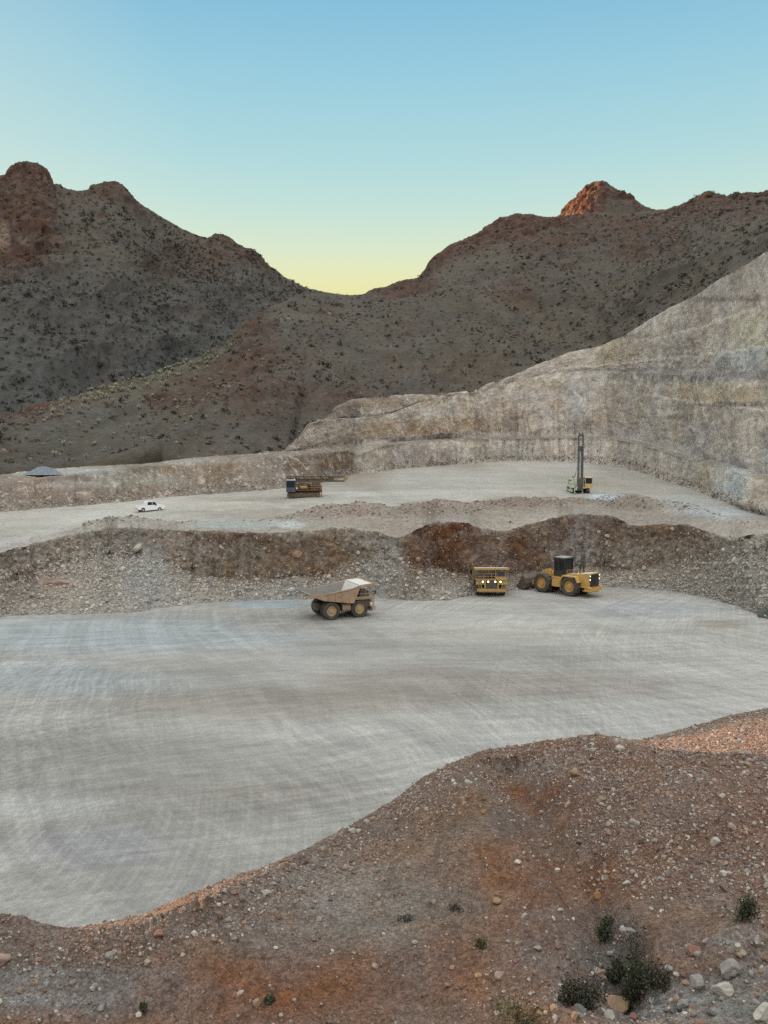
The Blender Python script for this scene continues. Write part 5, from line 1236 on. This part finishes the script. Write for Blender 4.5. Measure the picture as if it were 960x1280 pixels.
# ------------------------------------------------------------------ pickup
def pickup(label, loc, rz):
    t = thing('pickup_truck', label, 'pickup truck', loc, rz)
    for sy in (1, -1):
        for x in (1.72, -1.72): wheel(t, x, sy * .80, .39, .27, 'rimw', sy, 0)
    def arch(x0):
        return [(x0 + .47 * math.cos(a), .42 + .47 * math.sin(a)) for a in np.linspace(math.pi, 0, 9)]
    low = [(-2.72, .52), (-2.19, .42)] + arch(-1.72) + [(-1.25, .38), (1.25, .38)] + arch(1.72) + [(2.19, .42), (2.66, .48), (2.74, .75), (2.72, 1.12), (2.5, 1.20), (1.25, 1.26), (-.62, 1.24), (-2.74, 1.24), (-2.76, .7)]
    b = MB()
    b.prism(low, -.97, -.86, 0); b.prism(low, .86, .97, 0)
    b.box(-2.70, 2.62, -.86, .86, .45, .60, 0)
    b.prism([(1.15, .6), (2.64, .6), (2.70, .8), (2.68, 1.12), (2.46, 1.21), (1.2, 1.265)], -.855, .855, 0)
    b.box(-.72, 1.2, -.86, .86, .6, 1.17, 0)
    b.box(-2.745, -2.66, -.855, .855, .62, 1.15, 0)
    body = b.build('body', MT['white'], t)
    b = MB(); b.box(-2.65, -.74, -.84, .84, .605, .70, 0); b.build('cargo_bed', MT['dark'], body)
    b = MB(); b.prism([(-.98, 1.18), (1.50, 1.20), (.78, 1.86), (.50, 1.93), (-.74, 1.93), (-.88, 1.86)], -.80, .80, 0)
    cb = b.build('cab', MT['white'], t)
    for sy in (1, -1):
        g = MB(); y = sy * .805
        g.poly([(-.82, y, 1.22), (.18, y, 1.22), (.18, y, 1.82), (-.70, y, 1.82)], [(0, 1, 2, 3)]); g.build('side_window', MT['glass'], cb)
        g = MB(); g.poly([(.26, y, 1.22), (1.30, y, 1.23), (.72, y, 1.82), (.26, y, 1.82)], [(0, 1, 2, 3)]); g.build('side_window', MT['glass'], cb)
    MB().poly([(-.945, -.72, 1.24), (-.945, .72, 1.24), (-.795, .68, 1.83), (-.795, -.68, 1.83)], [(0, 1, 2, 3)]).build('rear_window', MT['glass'], cb)
    MB().poly([(1.475, -.72, 1.24), (1.475, .72, 1.24), (.815, .68, 1.85), (.815, -.68, 1.85)], [(0, 1, 2, 3)]).build('windscreen', MT['glass'], cb)
    for sy in (1, -1):
        MB().box(-2.775, -2.72, sy * .90 - .06, sy * .90 + .06, .82, 1.10, 0).build('tail_light', MT['red'], t)
        MB().box(2.66, 2.74, sy * .78 - .13, sy * .78 + .13, .80, .96, 0).build('headlight', MT['lampoff'], t)
        MB().box(.78, .95, min(sy * .98, sy * 1.14), max(sy * .98, sy * 1.14), 1.18, 1.34, 0).build('mirror', MT['black'], t)
    MB().box(-2.86, -2.77, -.90, .90, .50, .66, 0).build('bumper', MT['steel'], t)
    MB().box(2.745, 2.82, -.90, .90, .46, .66, 0).build('bumper', MT['steel'], t)
    MB().box(2.70, 2.745, -.6, .6, .70, .98, 0).build('grille', MT['black'], t)
    return t
MT['rimw'] = plain_mat('alloy_rim', (.45, .45, .45), .4, .5, .1, 4)
rz = math.radians(36)
pickup('white pickup truck driving on the upper bench road at left', solve('upper_bench', 179.0, 640.3, -1.9, -1.0, rz), rz).scale = (1.1, 1.1, 1.2)
DENOISE = False
# ------------------------------------------------------------------ camera, sky, sun
cam = bpy.data.cameras.new('camera'); co = bpy.data.objects.new('camera', cam); COL.objects.link(co)
co.location = (0, 0, CAM_Z); co.rotation_euler = (math.pi / 2 - PITCH, 0, 0)
cam.sensor_fit = 'VERTICAL'; cam.sensor_height = 36.0; cam.lens = FPX / 1280.0 * 36.0
cam.clip_start = .5; cam.clip_end = 20000
sc.camera = co
SUN_AZ, SUN_EL = math.radians(-45), math.radians(4.5)     # azimuth from +Y, negative to the left
wd = bpy.data.worlds.new('World'); sc.world = wd; wd.use_nodes = True
nt = wd.node_tree; bg = nt.nodes['Background']
sky = nt.nodes.new('ShaderNodeTexSky'); sky.sky_type = 'NISHITA'; sky.sun_disc = False
sky.sun_elevation = SUN_EL; sky.sun_rotation = SUN_AZ
sky.altitude = 600; sky.air_density = 1.0; sky.dust_density = 1.2; sky.ozone_density = 1.5
# the evening sky by direction: yellow low over the notch, blue above it, brightened overhead and behind as added fill
W = NT(wd)
tc = W.add('ShaderNodeTexCoord'); sp = W.add('ShaderNodeSeparateXYZ'); W.ln(tc.outputs['Generated'], sp.inputs[0])
def ramp(stops):
    r = W.add('ShaderNodeValToRGB'); e = r.color_ramp.elements
    while len(e) < len(stops): e.new(.5)
    for q, (p, c) in zip(e, stops): q.position = p; q.color = (*c, 1)
    return r
FRONT = ramp([(0.0, (.80, .62, .22)), (.155, (.82, .77, .34)), (.18, (.80, .80, .46)), (.21, (.69, .79, .59)), (.25, (.55, .745, .68)), (.30, (.43, .68, .71)), (.37, (.32, .60, .72)), (.47, (.19, .46, .68)), (.60, (.15, .38, .60)), (.85, (.16, .36, .58)), (1.0, (.16, .36, .58))])
W.ln(sp.outputs[2], FRONT.inputs[0])
# paler towards the sun on the left
dt = W.add('ShaderNodeVectorMath', operation='DOT_PRODUCT'); W.ln(tc.outputs['Generated'], dt.inputs[0])
dt.inputs[1].default_value = (math.sin(SUN_AZ), math.cos(SUN_AZ), .15)
glow = W.rng(dt.outputs['Value'], .84, 1.0, 0, .30)
fc = W.mix(glow, FRONT.outputs[0], (.86, .86, .66))
VAULT = ramp([(0.0, (.66, .64, .62)), (.25, (.80, .78, .76)), (.5, (1.15, 1.16, 1.14)), (.8, (1.85, 1.92, 1.90)), (1.0, (2.0, 2.1, 2.1))])
W.ln(sp.outputs[2], VAULT.inputs[0])
over = W.rng(sp.outputs[2], .50, .80, 0, 1); over.node.interpolation_type = 'SMOOTHSTEP'
back = W.rng(sp.outputs[1], .55, -.10, 0, 1); back.node.interpolation_type = 'SMOOTHSTEP'
f = W.math('MAXIMUM', over, back)
c = W.mix(f, fc, VAULT.outputs[0])
ns = W.add('ShaderNodeVectorMath', operation='SCALE'); W.ln(sky.outputs[0], ns.inputs[0]); ns.inputs['Scale'].default_value = .006
ad = W.add('ShaderNodeVectorMath', operation='ADD'); W.ln(c, ad.inputs[0]); W.ln(ns.outputs[0], ad.inputs[1])
W.ln(ad.outputs[0], bg.inputs[0]); bg.inputs[1].default_value = .354
sl = bpy.data.lights.new('sun', 'SUN'); sl.energy = 5.0; sl.angle = math.radians(.5); sl.color = (1, .52, .24)
so = bpy.data.objects.new('sun', sl); COL.objects.link(so)
sd = Vector((math.sin(SUN_AZ) * math.cos(SUN_EL), math.cos(SUN_AZ) * math.cos(SUN_EL), math.sin(SUN_EL)))
so.rotation_euler = sd.to_track_quat('Z', 'Y').to_euler()
so.location = (-200, 200, 200)
sc.view_settings.view_transform = 'Standard'; sc.view_settings.look = 'None'; sc.view_settings.gamma = 1
sc.view_settings.use_curve_mapping = False
sc.view_settings.exposure = 1.5
sc.cycles.use_denoising = sc.render.resolution_x < 1 or DENOISE
sc.cycles.max_bounces = 6; sc.cycles.diffuse_bounces = 3
